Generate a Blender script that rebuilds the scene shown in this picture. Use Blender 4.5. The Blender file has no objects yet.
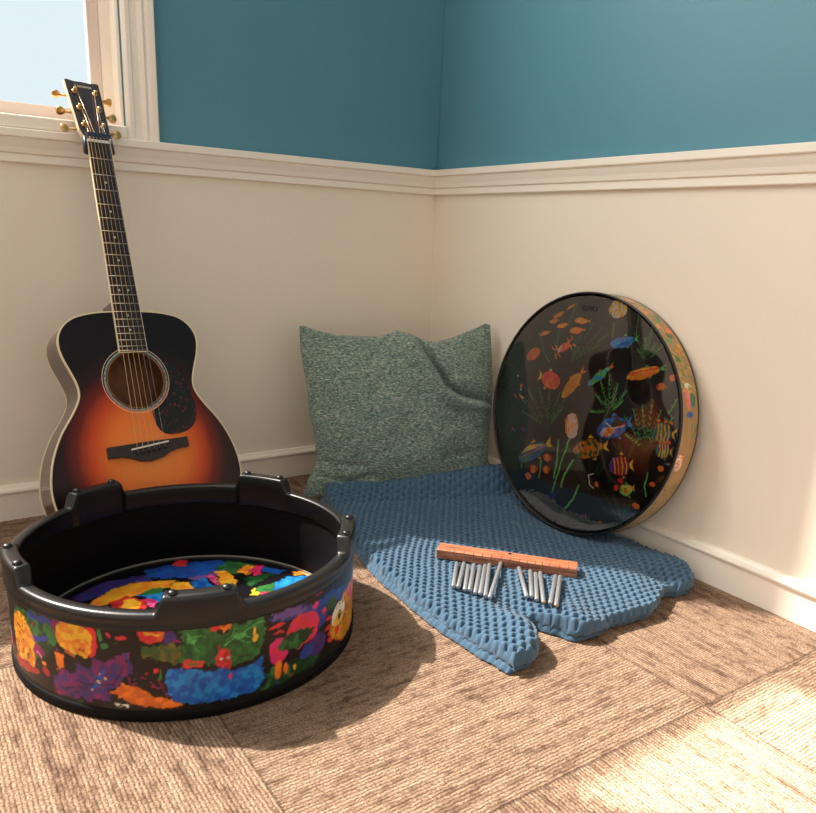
import bpy, bmesh, math, random
import numpy as np
from mathutils import Vector, Matrix
random.seed(7); rng = np.random.RandomState(5)
SC = bpy.context.scene; COL = SC.collection
PI = math.pi

# ------------------------------------------------------------------ helpers
def lin(c):
    return tuple((x / 12.92 if x <= .04045 else ((x + .055) / 1.055) ** 2.4) for x in [v / 255. for v in c])

def mesh_obj(name, verts, faces, mat, parent=None, smooth=False, loc=None, colors=None):
    me = bpy.data.meshes.new(name)
    verts = np.asarray(verts, float)
    if parent is not None: verts = verts - np.array(abs_loc(parent))
    elif loc is not None: verts = verts - np.array(loc)
    me.from_pydata(verts.tolist(), [], [tuple(f) for f in faces])
    if smooth: me.shade_smooth()
    if colors is not None:
        a = me.color_attributes.new('Col', 'FLOAT_COLOR', 'POINT')
        a.data.foreach_set('color', np.c_[colors, np.ones(len(colors))].astype(np.float32).ravel())
    if mat: me.materials.append(mat)
    o = bpy.data.objects.new(name, me); COL.objects.link(o)
    if parent is not None: o.parent = parent
    elif loc is not None: o.location = loc
    return o

def abs_loc(o):
    v = Vector((0, 0, 0))
    while o is not None:
        v = v + o.location; o = o.parent
    return tuple(v)

def tag(o, label=None, cat=None, group=None, kind=None):
    if label: o['label'] = label
    if cat: o['category'] = cat
    if group: o['group'] = group
    if kind: o['kind'] = kind
    return o

def empty(name, loc, label, cat):
    o = bpy.data.objects.new(name, None); COL.objects.link(o); o.location = loc
    o.empty_display_size = .05
    return tag(o, label, cat)

class MB:
    def __init__(s): s.v = []; s.f = []
    def add(s, v, f):
        n = len(s.v); s.v += [tuple(p) for p in v]; s.f += [tuple(i + n for i in q) for q in f]; return s
    def box(s, a, b):
        x0, y0, z0 = a; x1, y1, z1 = b
        return s.add([(x0,y0,z0),(x1,y0,z0),(x1,y1,z0),(x0,y1,z0),(x0,y0,z1),(x1,y0,z1),(x1,y1,z1),(x0,y1,z1)],
                     [(0,3,2,1),(4,5,6,7),(0,1,5,4),(1,2,6,5),(2,3,7,6),(3,0,4,7)])
    def tube(s, pts, r, n=10, cap=True):
        pts = [Vector(p) for p in pts]; rs = r if isinstance(r, (list, tuple)) else [r] * len(pts)
        v = []; f = []; ref = None
        for i, p in enumerate(pts):
            t = (pts[min(i+1, len(pts)-1)] - pts[max(i-1, 0)]).normalized()
            if ref is None: ref = t.orthogonal().normalized()
            ref = (ref - t * ref.dot(t)).normalized(); b = t.cross(ref)
            for k in range(n):
                a = 2*PI*k/n; v.append(p + rs[i] * (math.cos(a) * ref + math.sin(a) * b))
        for i in range(len(pts)-1):
            for k in range(n):
                k2 = (k+1) % n; f.append((i*n+k, i*n+k2, (i+1)*n+k2, (i+1)*n+k))
        if cap: f.append(tuple(range(n-1, -1, -1))); f.append(tuple(range((len(pts)-1)*n, len(pts)*n)))
        return s.add(v, f)
    def build(s, name, mat, parent=None, smooth=False, loc=None, bevel=0):
        o = mesh_obj(name, s.v, s.f, mat, parent, smooth, loc)
        if bevel:
            m = o.modifiers.new('bevel', 'BEVEL'); m.width = bevel; m.segments = 3; m.limit_method = 'ANGLE'
        return o

def catmull(P, n=6, closed=False):
    P = [np.array(p, float) for p in P]; out = []
    N = len(P); rngk = range(N) if closed else range(N-1)
    for i in rngk:
        if closed: p0, p1, p2, p3 = P[i-1], P[i], P[(i+1) % N], P[(i+2) % N]
        else: p0, p1, p2, p3 = P[max(i-1, 0)], P[i], P[i+1], P[min(i+2, N-1)]
        for k in range(n):
            t = k / n
            out.append(.5*((2*p1)+(-p0+p2)*t+(2*p0-5*p1+4*p2-p3)*t*t+(-p0+3*p1-3*p2+p3)*t**3))
    if not closed: out.append(P[-1])
    return out

def resample(P, ts):
    P = np.array(P, float); d = np.r_[0, np.cumsum(np.linalg.norm(np.diff(P, axis=0), axis=1))]; d /= d[-1]
    return np.stack([np.interp(ts, d, P[:, k]) for k in range(P.shape[1])], 1)

def grid_faces(nu, nv, wrap=False):
    f = []
    for i in range(nu if wrap else nu-1):
        for j in range(nv-1):
            i2 = (i+1) % nu
            f.append((i*nv+j, i2*nv+j, i2*nv+j+1, i*nv+j+1))
    return f

# numpy value noise (2-D, smooth)
_T = rng.rand(256, 256)
def vnoise(x, y):
    xi = np.floor(x).astype(int); yi = np.floor(y).astype(int); fx = x - xi; fy = y - yi
    fx = fx*fx*(3-2*fx); fy = fy*fy*(3-2*fy)
    g = lambda a, b: _T[a % 256, b % 256]
    return (g(xi, yi)*(1-fx)+g(xi+1, yi)*fx)*(1-fy)+(g(xi, yi+1)*(1-fx)+g(xi+1, yi+1)*fx)*fy
def fbm(x, y, o=3):
    s = 0; a = .5
    for k in range(o): s = s + a * vnoise(x * 2**k + 17*k, y * 2**k + 9*k); a *= .5
    return s / (1 - .5**o)

# ------------------------------------------------------------------ materials
def new_mat(name):
    m = bpy.data.materials.new(name); m.use_nodes = True
    return m, m.node_tree.nodes, m.node_tree.links, m.node_tree.nodes['Principled BSDF']
def N(ns, t, **k):
    n = ns.new(t)
    for a, b in k.items(): setattr(n, a, b)
    return n
def mth(ns, ls, op, a, b=None, c=None):
    n = ns.new('ShaderNodeMath'); n.operation = op
    for i, v in enumerate((a, b, c)):
        if v is None: continue
        if isinstance(v, (int, float)): n.inputs[i].default_value = v
        else: ls.new(v, n.inputs[i])
    return n.outputs[0]
def mixc(ns, ls, f, a, b):
    n = ns.new('ShaderNodeMix'); n.data_type = 'RGBA'
    for i, v in ((0, f), (6, a), (7, b)):
        if isinstance(v, (int, float)): n.inputs[i].default_value = v
        elif isinstance(v, tuple): n.inputs[i].default_value = (*v, 1)
        else: ls.new(v, n.inputs[i])
    return n.outputs[2]
def ramp(ns, ls, f, stops):
    n = ns.new('ShaderNodeValToRGB'); e = n.color_ramp.elements
    while len(e) < len(stops): e.new(.5)
    for k, (p, c) in enumerate(stops): e[k].position = p; e[k].color = (*c, 1)
    ls.new(f, n.inputs[0]); return n.outputs[0]
def noise(ns, ls, vec, scale, detail=3, rough=.5):
    n = ns.new('ShaderNodeTexNoise'); n.inputs['Scale'].default_value = scale
    n.inputs['Detail'].default_value = detail; n.inputs['Roughness'].default_value = rough
    if vec is not None: ls.new(vec, n.inputs['Vector'])
    return n.outputs['Fac']
def mapping(ns, ls, scale=(1,1,1), rot=(0,0,0), loc=(0,0,0)):
    tc = ns.new('ShaderNodeTexCoord'); m = ns.new('ShaderNodeMapping')
    m.inputs['Scale'].default_value = scale; m.inputs['Rotation'].default_value = rot; m.inputs['Location'].default_value = loc
    ls.new(tc.outputs['Object'], m.inputs['Vector']); return m.outputs[0]
def bump(ns, ls, b, h, strength=.5, dist=.002):
    n = ns.new('ShaderNodeBump'); n.inputs['Strength'].default_value = strength; n.inputs['Distance'].default_value = dist
    ls.new(h, n.inputs['Height']); ls.new(n.outputs[0], b.inputs['Normal'])

def simple(name, col, rough=.5, metal=0, var=.12, nscale=60, bstr=0, spec=.5, coat=0, bdist=.001):
    m, ns, ls, b = new_mat(name); c = lin(col)
    v = mapping(ns, ls); f = noise(ns, ls, v, nscale)
    ls.new(mixc(ns, ls, f, tuple(x*(1-var) for x in c), tuple(min(1, x*(1+var)) for x in c)), b.inputs['Base Color'])
    b.inputs['Roughness'].default_value = rough; b.inputs['Metallic'].default_value = metal
    b.inputs['Specular IOR Level'].default_value = spec; b.inputs['Coat Weight'].default_value = coat
    if bstr: bump(ns, ls, b, f, bstr, bdist)
    return m

def painted(name, rough=.4, coat=0, spec=.5, nmix=0):
    m, ns, ls, b = new_mat(name)
    a = ns.new('ShaderNodeVertexColor'); a.layer_name = 'Col'
    ls.new(a.outputs[0], b.inputs['Base Color'])
    b.inputs['Roughness'].default_value = rough; b.inputs['Coat Weight'].default_value = coat
    b.inputs['Specular IOR Level'].default_value = spec
    return m

def wall_mat(name):
    m, ns, ls, b = new_mat(name)
    v = mapping(ns, ls); sx = ns.new('ShaderNodeSeparateXYZ'); ls.new(v, sx.inputs[0])
    up = mth(ns, ls, 'GREATER_THAN', sx.outputs[2], .80)
    f = noise(ns, ls, v, 3, 4)
    cream = mixc(ns, ls, f, lin(CREAM_A), lin(CREAM_B)); teal = mixc(ns, ls, f, lin(TEAL_A), lin(TEAL_B))
    ls.new(mixc(ns, ls, up, cream, teal), b.inputs['Base Color'])
    b.inputs['Roughness'].default_value = .45; b.inputs['Specular IOR Level'].default_value = .35
    g = noise(ns, ls, v, 160, 3); bump(ns, ls, b, g, .12, .001)
    return m

CREAM_A, CREAM_B = (238, 226, 208), (244, 233, 216)
TEAL_A, TEAL_B = (82, 134, 152), (92, 146, 162)
M = {}
M['wall'] = wall_mat('wall paint')
M['trim'] = simple('white trim paint', (246, 236, 222), .35, var=.02, nscale=8)
M['ceiling'] = simple('ceiling paint', (236, 232, 225), .8, var=.02)
M['black'] = simple('black moulded plastic', (12, 11, 12), .36, var=.25, nscale=300, bstr=.25, bdist=.0006, spec=.6)
M['black_matte'] = simple('black fibre drum lining', (12, 12, 13), .7, var=.3, nscale=150, bstr=.2, spec=.15)
M['rubber'] = simple('dark knob rubber', (60, 60, 62), .4)
M['paint'] = painted('printed drum film', .33, 0, .45)
M['paint_inner'] = painted('printed head film', .3, .1, .5)
M['paint_rim'] = painted('printed rim film', .35, .2)
M['grey_hoop'] = simple('light grey hoop', (120, 115, 108), .45)
M['gold'] = simple('gold plated metal', (214, 170, 110), .28, 1, var=.05)
M['steel'] = simple('brushed aluminium', (160, 163, 166), .38, .6, var=.08, nscale=400)
M['chrome'] = simple('fret metal', (215, 205, 190), .3, .9)
M['bronze'] = simple('bronze string', (205, 175, 130), .35, .8)
M['cream'] = simple('cream binding', (232, 214, 178), .4)
M['bone'] = simple('bone white', (238, 232, 220), .4)
M['pin'] = simple('black bridge pin', (14, 13, 14), .25)
M['capo'] = simple('dark blue rubber', (28, 42, 66), .4, spec=.6)
M['cord'] = simple('dark thread', (70, 50, 40), .8)
M['pearl'] = simple('pearl inlay', (200, 205, 200), .3)

def wood(name, c1, c2, scale=(40, 40, 3), rough=.4, coat=.0, nscale=4):
    m, ns, ls, b = new_mat(name); v = mapping(ns, ls, scale)
    f = noise(ns, ls, v, nscale, 5, .6)
    ls.new(ramp(ns, ls, f, [(.35, lin(c1)), (.65, lin(c2))]), b.inputs['Base Color'])
    b.inputs['Roughness'].default_value = rough; b.inputs['Coat Weight'].default_value = coat
    bump(ns, ls, b, f, .15, .0008); return m
M['rosewood'] = wood('dark rosewood', (30, 19, 17), (52, 34, 30), (60, 60, 4), .4)
M['mahogany'] = wood('dark brown mahogany', (52, 26, 18), (76, 40, 27), (40, 40, 5), .22, .5)
M['inner_wood'] = wood('bare inner wood', (120, 74, 42), (150, 98, 58), (20, 20, 4), .7)
M['headwood'] = wood('glossy headstock veneer', (30, 20, 34), (44, 30, 44), (50, 50, 5), .22, .5)
# knitted, chenille, carpet, burst
def knit_mat():
    m, ns, ls, b = new_mat('steel blue knitted yarn'); v = mapping(ns, ls)
    f = noise(ns, ls, v, 700, 3, .7); g = noise(ns, ls, v, 9, 2)
    c = mixc(ns, ls, f, lin((44, 66, 86)), lin((90, 122, 146)))
    c = mixc(ns, ls, mth(ns, ls, 'MULTIPLY', g, .25), c, lin((60, 88, 112)))
    ls.new(c, b.inputs['Base Color']); b.inputs['Roughness'].default_value = .95
    b.inputs['Specular IOR Level'].default_value = .1; b.inputs['Sheen Weight'].default_value = .25
    bump(ns, ls, b, f, .5, .001); return m
M['knit'] = knit_mat()
def chenille_mat():
    m, ns, ls, b = new_mat('sage green chenille')
    v = mapping(ns, ls, (130, 130, 330), (0, 0, .43))
    f = noise(ns, ls, v, 1, 3, .7)
    v2 = mapping(ns, ls); g = noise(ns, ls, v2, 7, 3)
    c = ramp(ns, ls, f, [(.30, lin((50, 70, 66))), (.45, lin((104, 128, 118))), (.57, lin((150, 162, 146))), (.70, lin((214, 212, 190)))])
    c = mixc(ns, ls, mth(ns, ls, 'MULTIPLY', g, .35), c, lin((58, 92, 90)))
    ls.new(c, b.inputs['Base Color']); b.inputs['Roughness'].default_value = .9
    b.inputs['Sheen Weight'].default_value = .3; b.inputs['Specular IOR Level'].default_value = .1
    bump(ns, ls, b, f, .9, .0035); return m
M['chenille'] = chenille_mat()

TX, TY, TP = -.997, -1.271, .616
def carpet_mat():
    m, ns, ls, b = new_mat('brown loop carpet tiles')
    tc = ns.new('ShaderNodeTexCoord'); s = ns.new('ShaderNodeSeparateXYZ'); ls.new(tc.outputs['Object'], s.inputs[0])
    X, Y = s.outputs[0], s.outputs[1]; mm = lambda *a: mth(ns, ls, *a)
    tx = mm('DIVIDE', mm('SUBTRACT', X, TX), TP); ty = mm('DIVIDE', mm('SUBTRACT', Y, TY), TP)
    ix = mm('FLOOR', tx); iy = mm('FLOOR', ty)
    par = mm('FLOORED_MODULO', mm('ADD', ix, iy), 2.)       # 0 -> ribs along x
    inv = mm('SUBTRACT', 1., par)
    wv = noise(ns, ls, tc.outputs['Object'], 90., 2); across = mm('ADD', mm('ADD', mm('MULTIPLY', Y, inv), mm('MULTIPLY', X, par)), mm('MULTIPLY', mm('SUBTRACT', wv, .5), .0045))
    along = mm('ADD', mm('MULTIPLY', X, inv), mm('MULTIPLY', Y, par))
    P = .0056; ra = mm('DIVIDE', across, P); rid = mm('FLOOR', ra)
    rib = mm('ABSOLUTE', mm('SINE', mm('MULTIPLY', ra, PI)))
    def comb(a, bb, c=0.):
        n = ns.new('ShaderNodeCombineXYZ')
        for i, q in enumerate((a, bb, c)):
            if isinstance(q, (int, float)): n.inputs[i].default_value = q
            else: ls.new(q, n.inputs[i])
        return n.outputs[0]
    wn = ns.new('ShaderNodeTexWhiteNoise'); wn.noise_dimensions = '1D'; ls.new(rid, wn.inputs['W'])
    loop = mm('ABSOLUTE', mm('SINE', mm('MULTIPLY', mm('ADD', mm('DIVIDE', along, .0085), wn.outputs[0]), PI)))
    # streaks drawn out along the rib
    st = noise(ns, ls, comb(mm('MULTIPLY', along, 7.), mm('MULTIPLY', across, 70.), mm('ADD', mm('MULTIPLY', ix, 3.7), mm('MULTIPLY', iy, 9.1))), 1., 3, .65)
    rs = noise(ns, ls, comb(mm('MULTIPLY', along, 60.), mm('MULTIPLY', rid, 3.3), 0.), 1., 2, .6)
    fl = noise(ns, ls, comb(X, Y, 0.), 330., 2, .6)
    big = noise(ns, ls, comb(X, Y, 0.), 5., 3, .5)
    mot = noise(ns, ls, comb(mm('MULTIPLY', along, 25.), mm('MULTIPLY', across, 60.), 3.), 1., 4, .7)
    t = mm('ADD', mm('MULTIPLY', st, .38), mm('ADD', mm('MULTIPLY', rs, .27), mm('MULTIPLY', mot, .35)))
    c = ramp(ns, ls, t, [(.33, lin((66, 53, 46))), (.43, lin((120, 97, 80))), (.50, lin((154, 128, 106))), (.65, lin((178, 153, 130)))])
    c = mixc(ns, ls, mm('MULTIPLY', mm('GREATER_THAN', fl, .54), .6), c, lin((88, 68, 58)))
    # darker tone in the gaps between the ribs
    gap = mm('POWER', mm('SUBTRACT', 1., rib), 2.)
    c = mixc(ns, ls, mm('MULTIPLY', gap, .30), c, lin((74, 56, 46)))
    sx = mm('ABSOLUTE', mm('SUBTRACT', mm('SUBTRACT', tx, ix), .5)); sy = mm('ABSOLUTE', mm('SUBTRACT', mm('SUBTRACT', ty, iy), .5))
    seam = mm('GREATER_THAN', mm('MAXIMUM', sx, sy), .4965)
    c = mixc(ns, ls, mm('MULTIPLY', seam, .35), c, lin((46, 36, 32)))
    ls.new(c, b.inputs['Base Color']); b.inputs['Roughness'].default_value = 1.; b.inputs['Specular IOR Level'].default_value = .05
    h = mm('ADD', mm('MULTIPLY', rib, mm('ADD', .6, mm('MULTIPLY', loop, .4))), mm('MULTIPLY', fl, .5))
    h = mm('SUBTRACT', h, mm('MULTIPLY', seam, .6))
    bump(ns, ls, b, h, .8, .0022); return m
M['carpet'] = carpet_mat()

def burst_mat():
    m, ns, ls, b = new_mat('sunburst lacquered spruce')
    a = ns.new('ShaderNodeVertexColor'); a.layer_name = 'Col'
    tc = ns.new('ShaderNodeTexCoord'); mp = ns.new('ShaderNodeMapping'); mp.inputs['Scale'].default_value = (300, 12, 12)
    ls.new(tc.outputs['Object'], mp.inputs[0]); f = noise(ns, ls, mp.outputs[0], 1., 3)
    mx = ns.new('ShaderNodeMix'); mx.data_type = 'RGBA'; mx.blend_type = 'MULTIPLY'; mx.inputs[0].default_value = .12
    ls.new(a.outputs[0], mx.inputs[6]); ls.new(f, mx.inputs[7]); ls.new(mx.outputs[2], b.inputs['Base Color'])
    b.inputs['Roughness'].default_value = .3; b.inputs['Coat Weight'].default_value = .08; b.inputs['Coat Roughness'].default_value = .15; b.inputs['Specular IOR Level'].default_value = .3
    return m
M['burst'] = burst_mat()
def tort_mat():
    m, ns, ls, b = new_mat('tortoise pickguard'); v = mapping(ns, ls); f = noise(ns, ls, v, 110, 4, .6)
    ls.new(ramp(ns, ls, f, [(.45, lin((18, 13, 14))), (.56, lin((30, 16, 16))), (.66, lin((104, 34, 28)))]), b.inputs['Base Color'])
    b.inputs['Roughness'].default_value = .25; return m
M['tort'] = tort_mat()
def abalone_mat():
    m, ns, ls, b = new_mat('abalone ring'); v = mapping(ns, ls); f = noise(ns, ls, v, 160, 3, .6)
    ls.new(ramp(ns, ls, f, [(.35, lin((70, 78, 84))), (.5, lin((150, 168, 160))), (.62, lin((120, 110, 125))), (.7, lin((196, 200, 186)))]), b.inputs['Base Color'])
    b.inputs['Roughness'].default_value = .25; return m
M['abalone'] = abalone_mat()
M['barwood'] = wood('red brown hardwood', (128, 62, 36), (196, 116, 78), (9, 9, 120), .45, .1, 1.5)

# ------------------------------------------------------------------ room shell
H0 = 2.6; XL = -3.6; YF = -3.6
floor = mesh_obj('floor', [(XL, YF, 0), (.1, YF, 0), (.1, .1, 0), (XL, .1, 0)], [(0, 1, 2, 3)], M['carpet']); tag(floor, kind='structure')
ce = MB().box((XL, YF, H0), (.12, .12, H0 + .05)).build('ceiling', M['ceiling']); tag(ce, kind='structure')
WX0, WX1, WZ0, WZ1, WT = -2.25, -.842, .832, 2.42, .12
w = MB(); w.box((XL, 0, 0), (WX0, WT, H0)); w.box((WX1, 0, 0), (.12, WT, H0)); w.box((WX0, 0, 0), (WX1, WT, WZ0)); w.box((WX0, 0, WZ1), (WX1, WT, H0))
tag(w.build('wall_left', M['wall']), kind='structure')
tag(MB().box((0, YF, 0), (.12, 0, H0)).build('wall_right', M['wall']), kind='structure')

def profile_run(name, prof, axis, a0, a1, mat, kind='structure', parent=None):
    # prof: (out, z) outline; axis 'x' runs along wall_left (out = -y); 'y' runs along wall_right (out = -x); 'z' upright
    v = []; n = len(prof)
    for a in (a0, a1):
        for o, z in prof:
            v.append((a, -o, z) if axis == 'x' else (-o, a, z))
    f = [(k, (k+1) % n, n + (k+1) % n, n + k) for k in range(n)] + [tuple(range(n-1, -1, -1)), tuple(range(n, 2*n))]
    o = mesh_obj(name, v, f, mat, parent)
    if kind: tag(o, kind=kind)
    return o
r0, r1 = .762, .8265; rh = r1 - r0
rail = [(0, r0), (.010, r0), (.012, r0+.002), (.012, r0+.24*rh), (.0105, r0+.26*rh), (.016, r0+.30*rh), (.017, r0+.36*rh), (.0185, r0+.46*rh), (.022, r0+.58*rh), (.0245, r0+.68*rh), (.0225, r0+.70*rh), (.0225, r0+.73*rh), (.029, r0+.75*rh), (.030, r0+.78*rh), (.030, r1-.002), (.028, r1), (0, r1)]
profile_run('trim_1', rail, 'x', XL, 0, M['trim']); profile_run('trim_2', rail, 'y', YF, 0, M['trim'])
bb = [(0, 0), (.012, 0), (.012, .058), (.0125, .060), (.017, .063), (.018, .067), (.016, .071), (.011, .074), (.008, .078), (0, .079)]
profile_run('baseboard_left', bb, 'x', XL, 0, M['trim']); profile_run('baseboard_right', bb, 'y', YF, 0, M['trim'])
# the thin painted caulk bead that closes the upper corner
tag(MB().tube([(-.001, -.001, .83), (-.001, -.001, H0)], .0022, 8).build('trim_3', M['wall'], smooth=True), kind='structure')

# window: casing, stool, jamb, sash, woven shade (lets part of the sun through), clear pane behind
win = bpy.data.objects.new('window_1', None); COL.objects.link(win); win.location = ((WX0+WX1)/2, 0, WZ0); tag(win, kind='structure')
def casing(x0, x1, z0, z1, name='casing'):
    W = abs(x1-x0); sg = 1 if x1 > x0 else -1          # x0 inner edge -> x1 outer edge
    pr = [(0, 0), (0, .014), (.006, .018), (.014, .018), (.017, .014), (.030, .014), (.034, .018), (.040, .021), (.046, .018), (.052, .021), (W-.002, .022), (W, .020), (W, 0)]
    v = [(x0+sg*a, -o, z) for z in (z0, z1) for a, o in pr]; n = len(pr)
    f = [(k, (k+1) % n, n+(k+1) % n, n+k) for k in range(n)]+[tuple(range(n-1, -1, -1)), tuple(range(n, 2*n))]
    return mesh_obj(name, v, f, M['trim'], win)
casing(-.838, -.772, .827, WZ1+.07); casing(WX0-.004, WX0-.07, .832, WZ1+.07)
MB().box((WX0-.07, -.022, WZ1), (-.772, 0, WZ1+.07)).build('casing', M['trim'], win)
st = MB().box((WX0-.002, -.020, .8275), (-.8385, .058, .853)).build('window_sill', M['trim'], win, bevel=.004)
jb = MB(); jb.box((WX1-.006, -.002, .853), (WX1, WT-.002, WZ1)); jb.box((-.869, .046, .853), (WX1-.006, .060, WZ1)); jb.box((WX0, .046, .853), (WX0+.027, .060, WZ1)); jb.box((WX0, .046, WZ1-.02), (WX1, .06, WZ1))
jb.build('jamb', M['trim'], win)
M['sash'] = simple('sash paint', (226, 208, 196), .4, var=.02)
sh = MB(); sh.box((-.893, .050, .853), (-.869, .075, WZ1-.02)); sh.box((WX0+.027, .050, .853), (WX0+.05, .075, WZ1-.02)); sh.box((WX0+.05, .050, .853), (-.893, .078, .884))
sh.box((WX0+.05, .050, WZ1-.05), (-.893, .075, WZ1-.02))
sh.build('window_frame', M['sash'], win, bevel=.002)
def shade_mat():
    m, ns, ls, b = new_mat('woven window shade'); ns.remove(b); out = ns['Material Output']
    v = mapping(ns, ls); s = ns.new('ShaderNodeSeparateXYZ'); ls.new(v, s.inputs[0])
    wx = mth(ns, ls, 'SINE', mth(ns, ls, 'MULTIPLY', s.outputs[0], 1400.)); wz = mth(ns, ls, 'SINE', mth(ns, ls, 'MULTIPLY', s.outputs[2], 1400.))
    wv = mth(ns, ls, 'ADD', mth(ns, ls, 'MULTIPLY', mth(ns, ls, 'MULTIPLY', wx, wz), .25), .5)
    cl = noise(ns, ls, v, 6, 3)
    e = ns.new('ShaderNodeEmission'); c = mixc(ns, ls, wv, lin((205, 232, 244)), lin((230, 245, 250)))
    ls.new(mixc(ns, ls, mth(ns, ls, 'MULTIPLY', cl, .5), c, lin((196, 220, 232))), e.inputs[0]); e.inputs[1].default_value = SHADE_E
    t = ns.new('ShaderNodeBsdfTransparent'); t.inputs[0].default_value = (SHADE_T,)*3 + (1,)
    a = ns.new('ShaderNodeAddShader'); ls.new(e.outputs[0], a.inputs[0]); ls.new(t.outputs[0], a.inputs[1]); ls.new(a.outputs[0], out.inputs[0])
    return m
SHADE_E, SHADE_T = .80, .28
M['shade'] = shade_mat()
GX0, GX1, GZ = -1.667, -1.213, 2.043  # unseen notch in the shade, shaped to throw the sun patch on the floor
xa, xb, za, zb = WX0+.05, -.893, .884, WZ1-.05
mesh_obj('window_shade', [(xa,.064,za),(xb,.064,za),(xb,.064,GZ),(GX1,.064,GZ),(GX0,.064,GZ),(xa,.064,GZ),(xb,.064,zb),(GX1,.064,zb),(GX0,.064,zb),(xa,.064,zb)],
         [(0,1,2,3,4,5),(3,2,6,7),(5,4,8,9)], M['shade'], win)
def glass_mat(name, r=.02, tint=(1,1,1), gl=.08, fres=True, ior=1.9):
    m, ns, ls, b = new_mat(name); ns.remove(b); out = ns['Material Output']
    t = ns.new('ShaderNodeBsdfTransparent'); t.inputs[0].default_value = (*tint, 1)
    g = ns.new('ShaderNodeBsdfGlossy'); g.inputs['Roughness'].default_value = r
    x = ns.new('ShaderNodeMixShader'); x.inputs[0].default_value = gl
    if fres:
        fr = ns.new('ShaderNodeFresnel'); fr.inputs[0].default_value = ior
        v = mapping(ns, ls); nz = noise(ns, ls, v, 3); ls.new(mth(ns, ls, 'MULTIPLY', fr.outputs[0], mth(ns, ls, 'ADD', .95, mth(ns, ls, 'MULTIPLY', nz, .1))), x.inputs[0])
    ls.new(t.outputs[0], x.inputs[1]); ls.new(g.outputs[0], x.inputs[2]); ls.new(x.outputs[0], out.inputs[0]); return m
M['glass'] = glass_mat('window glass', gl=.05, fres=False)
mesh_obj('pane', [(xa,.071,za),(xb,.071,za),(xb,.071,zb),(xa,.071,zb)], [(0,1,2,3)], M['glass'], win)

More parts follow.
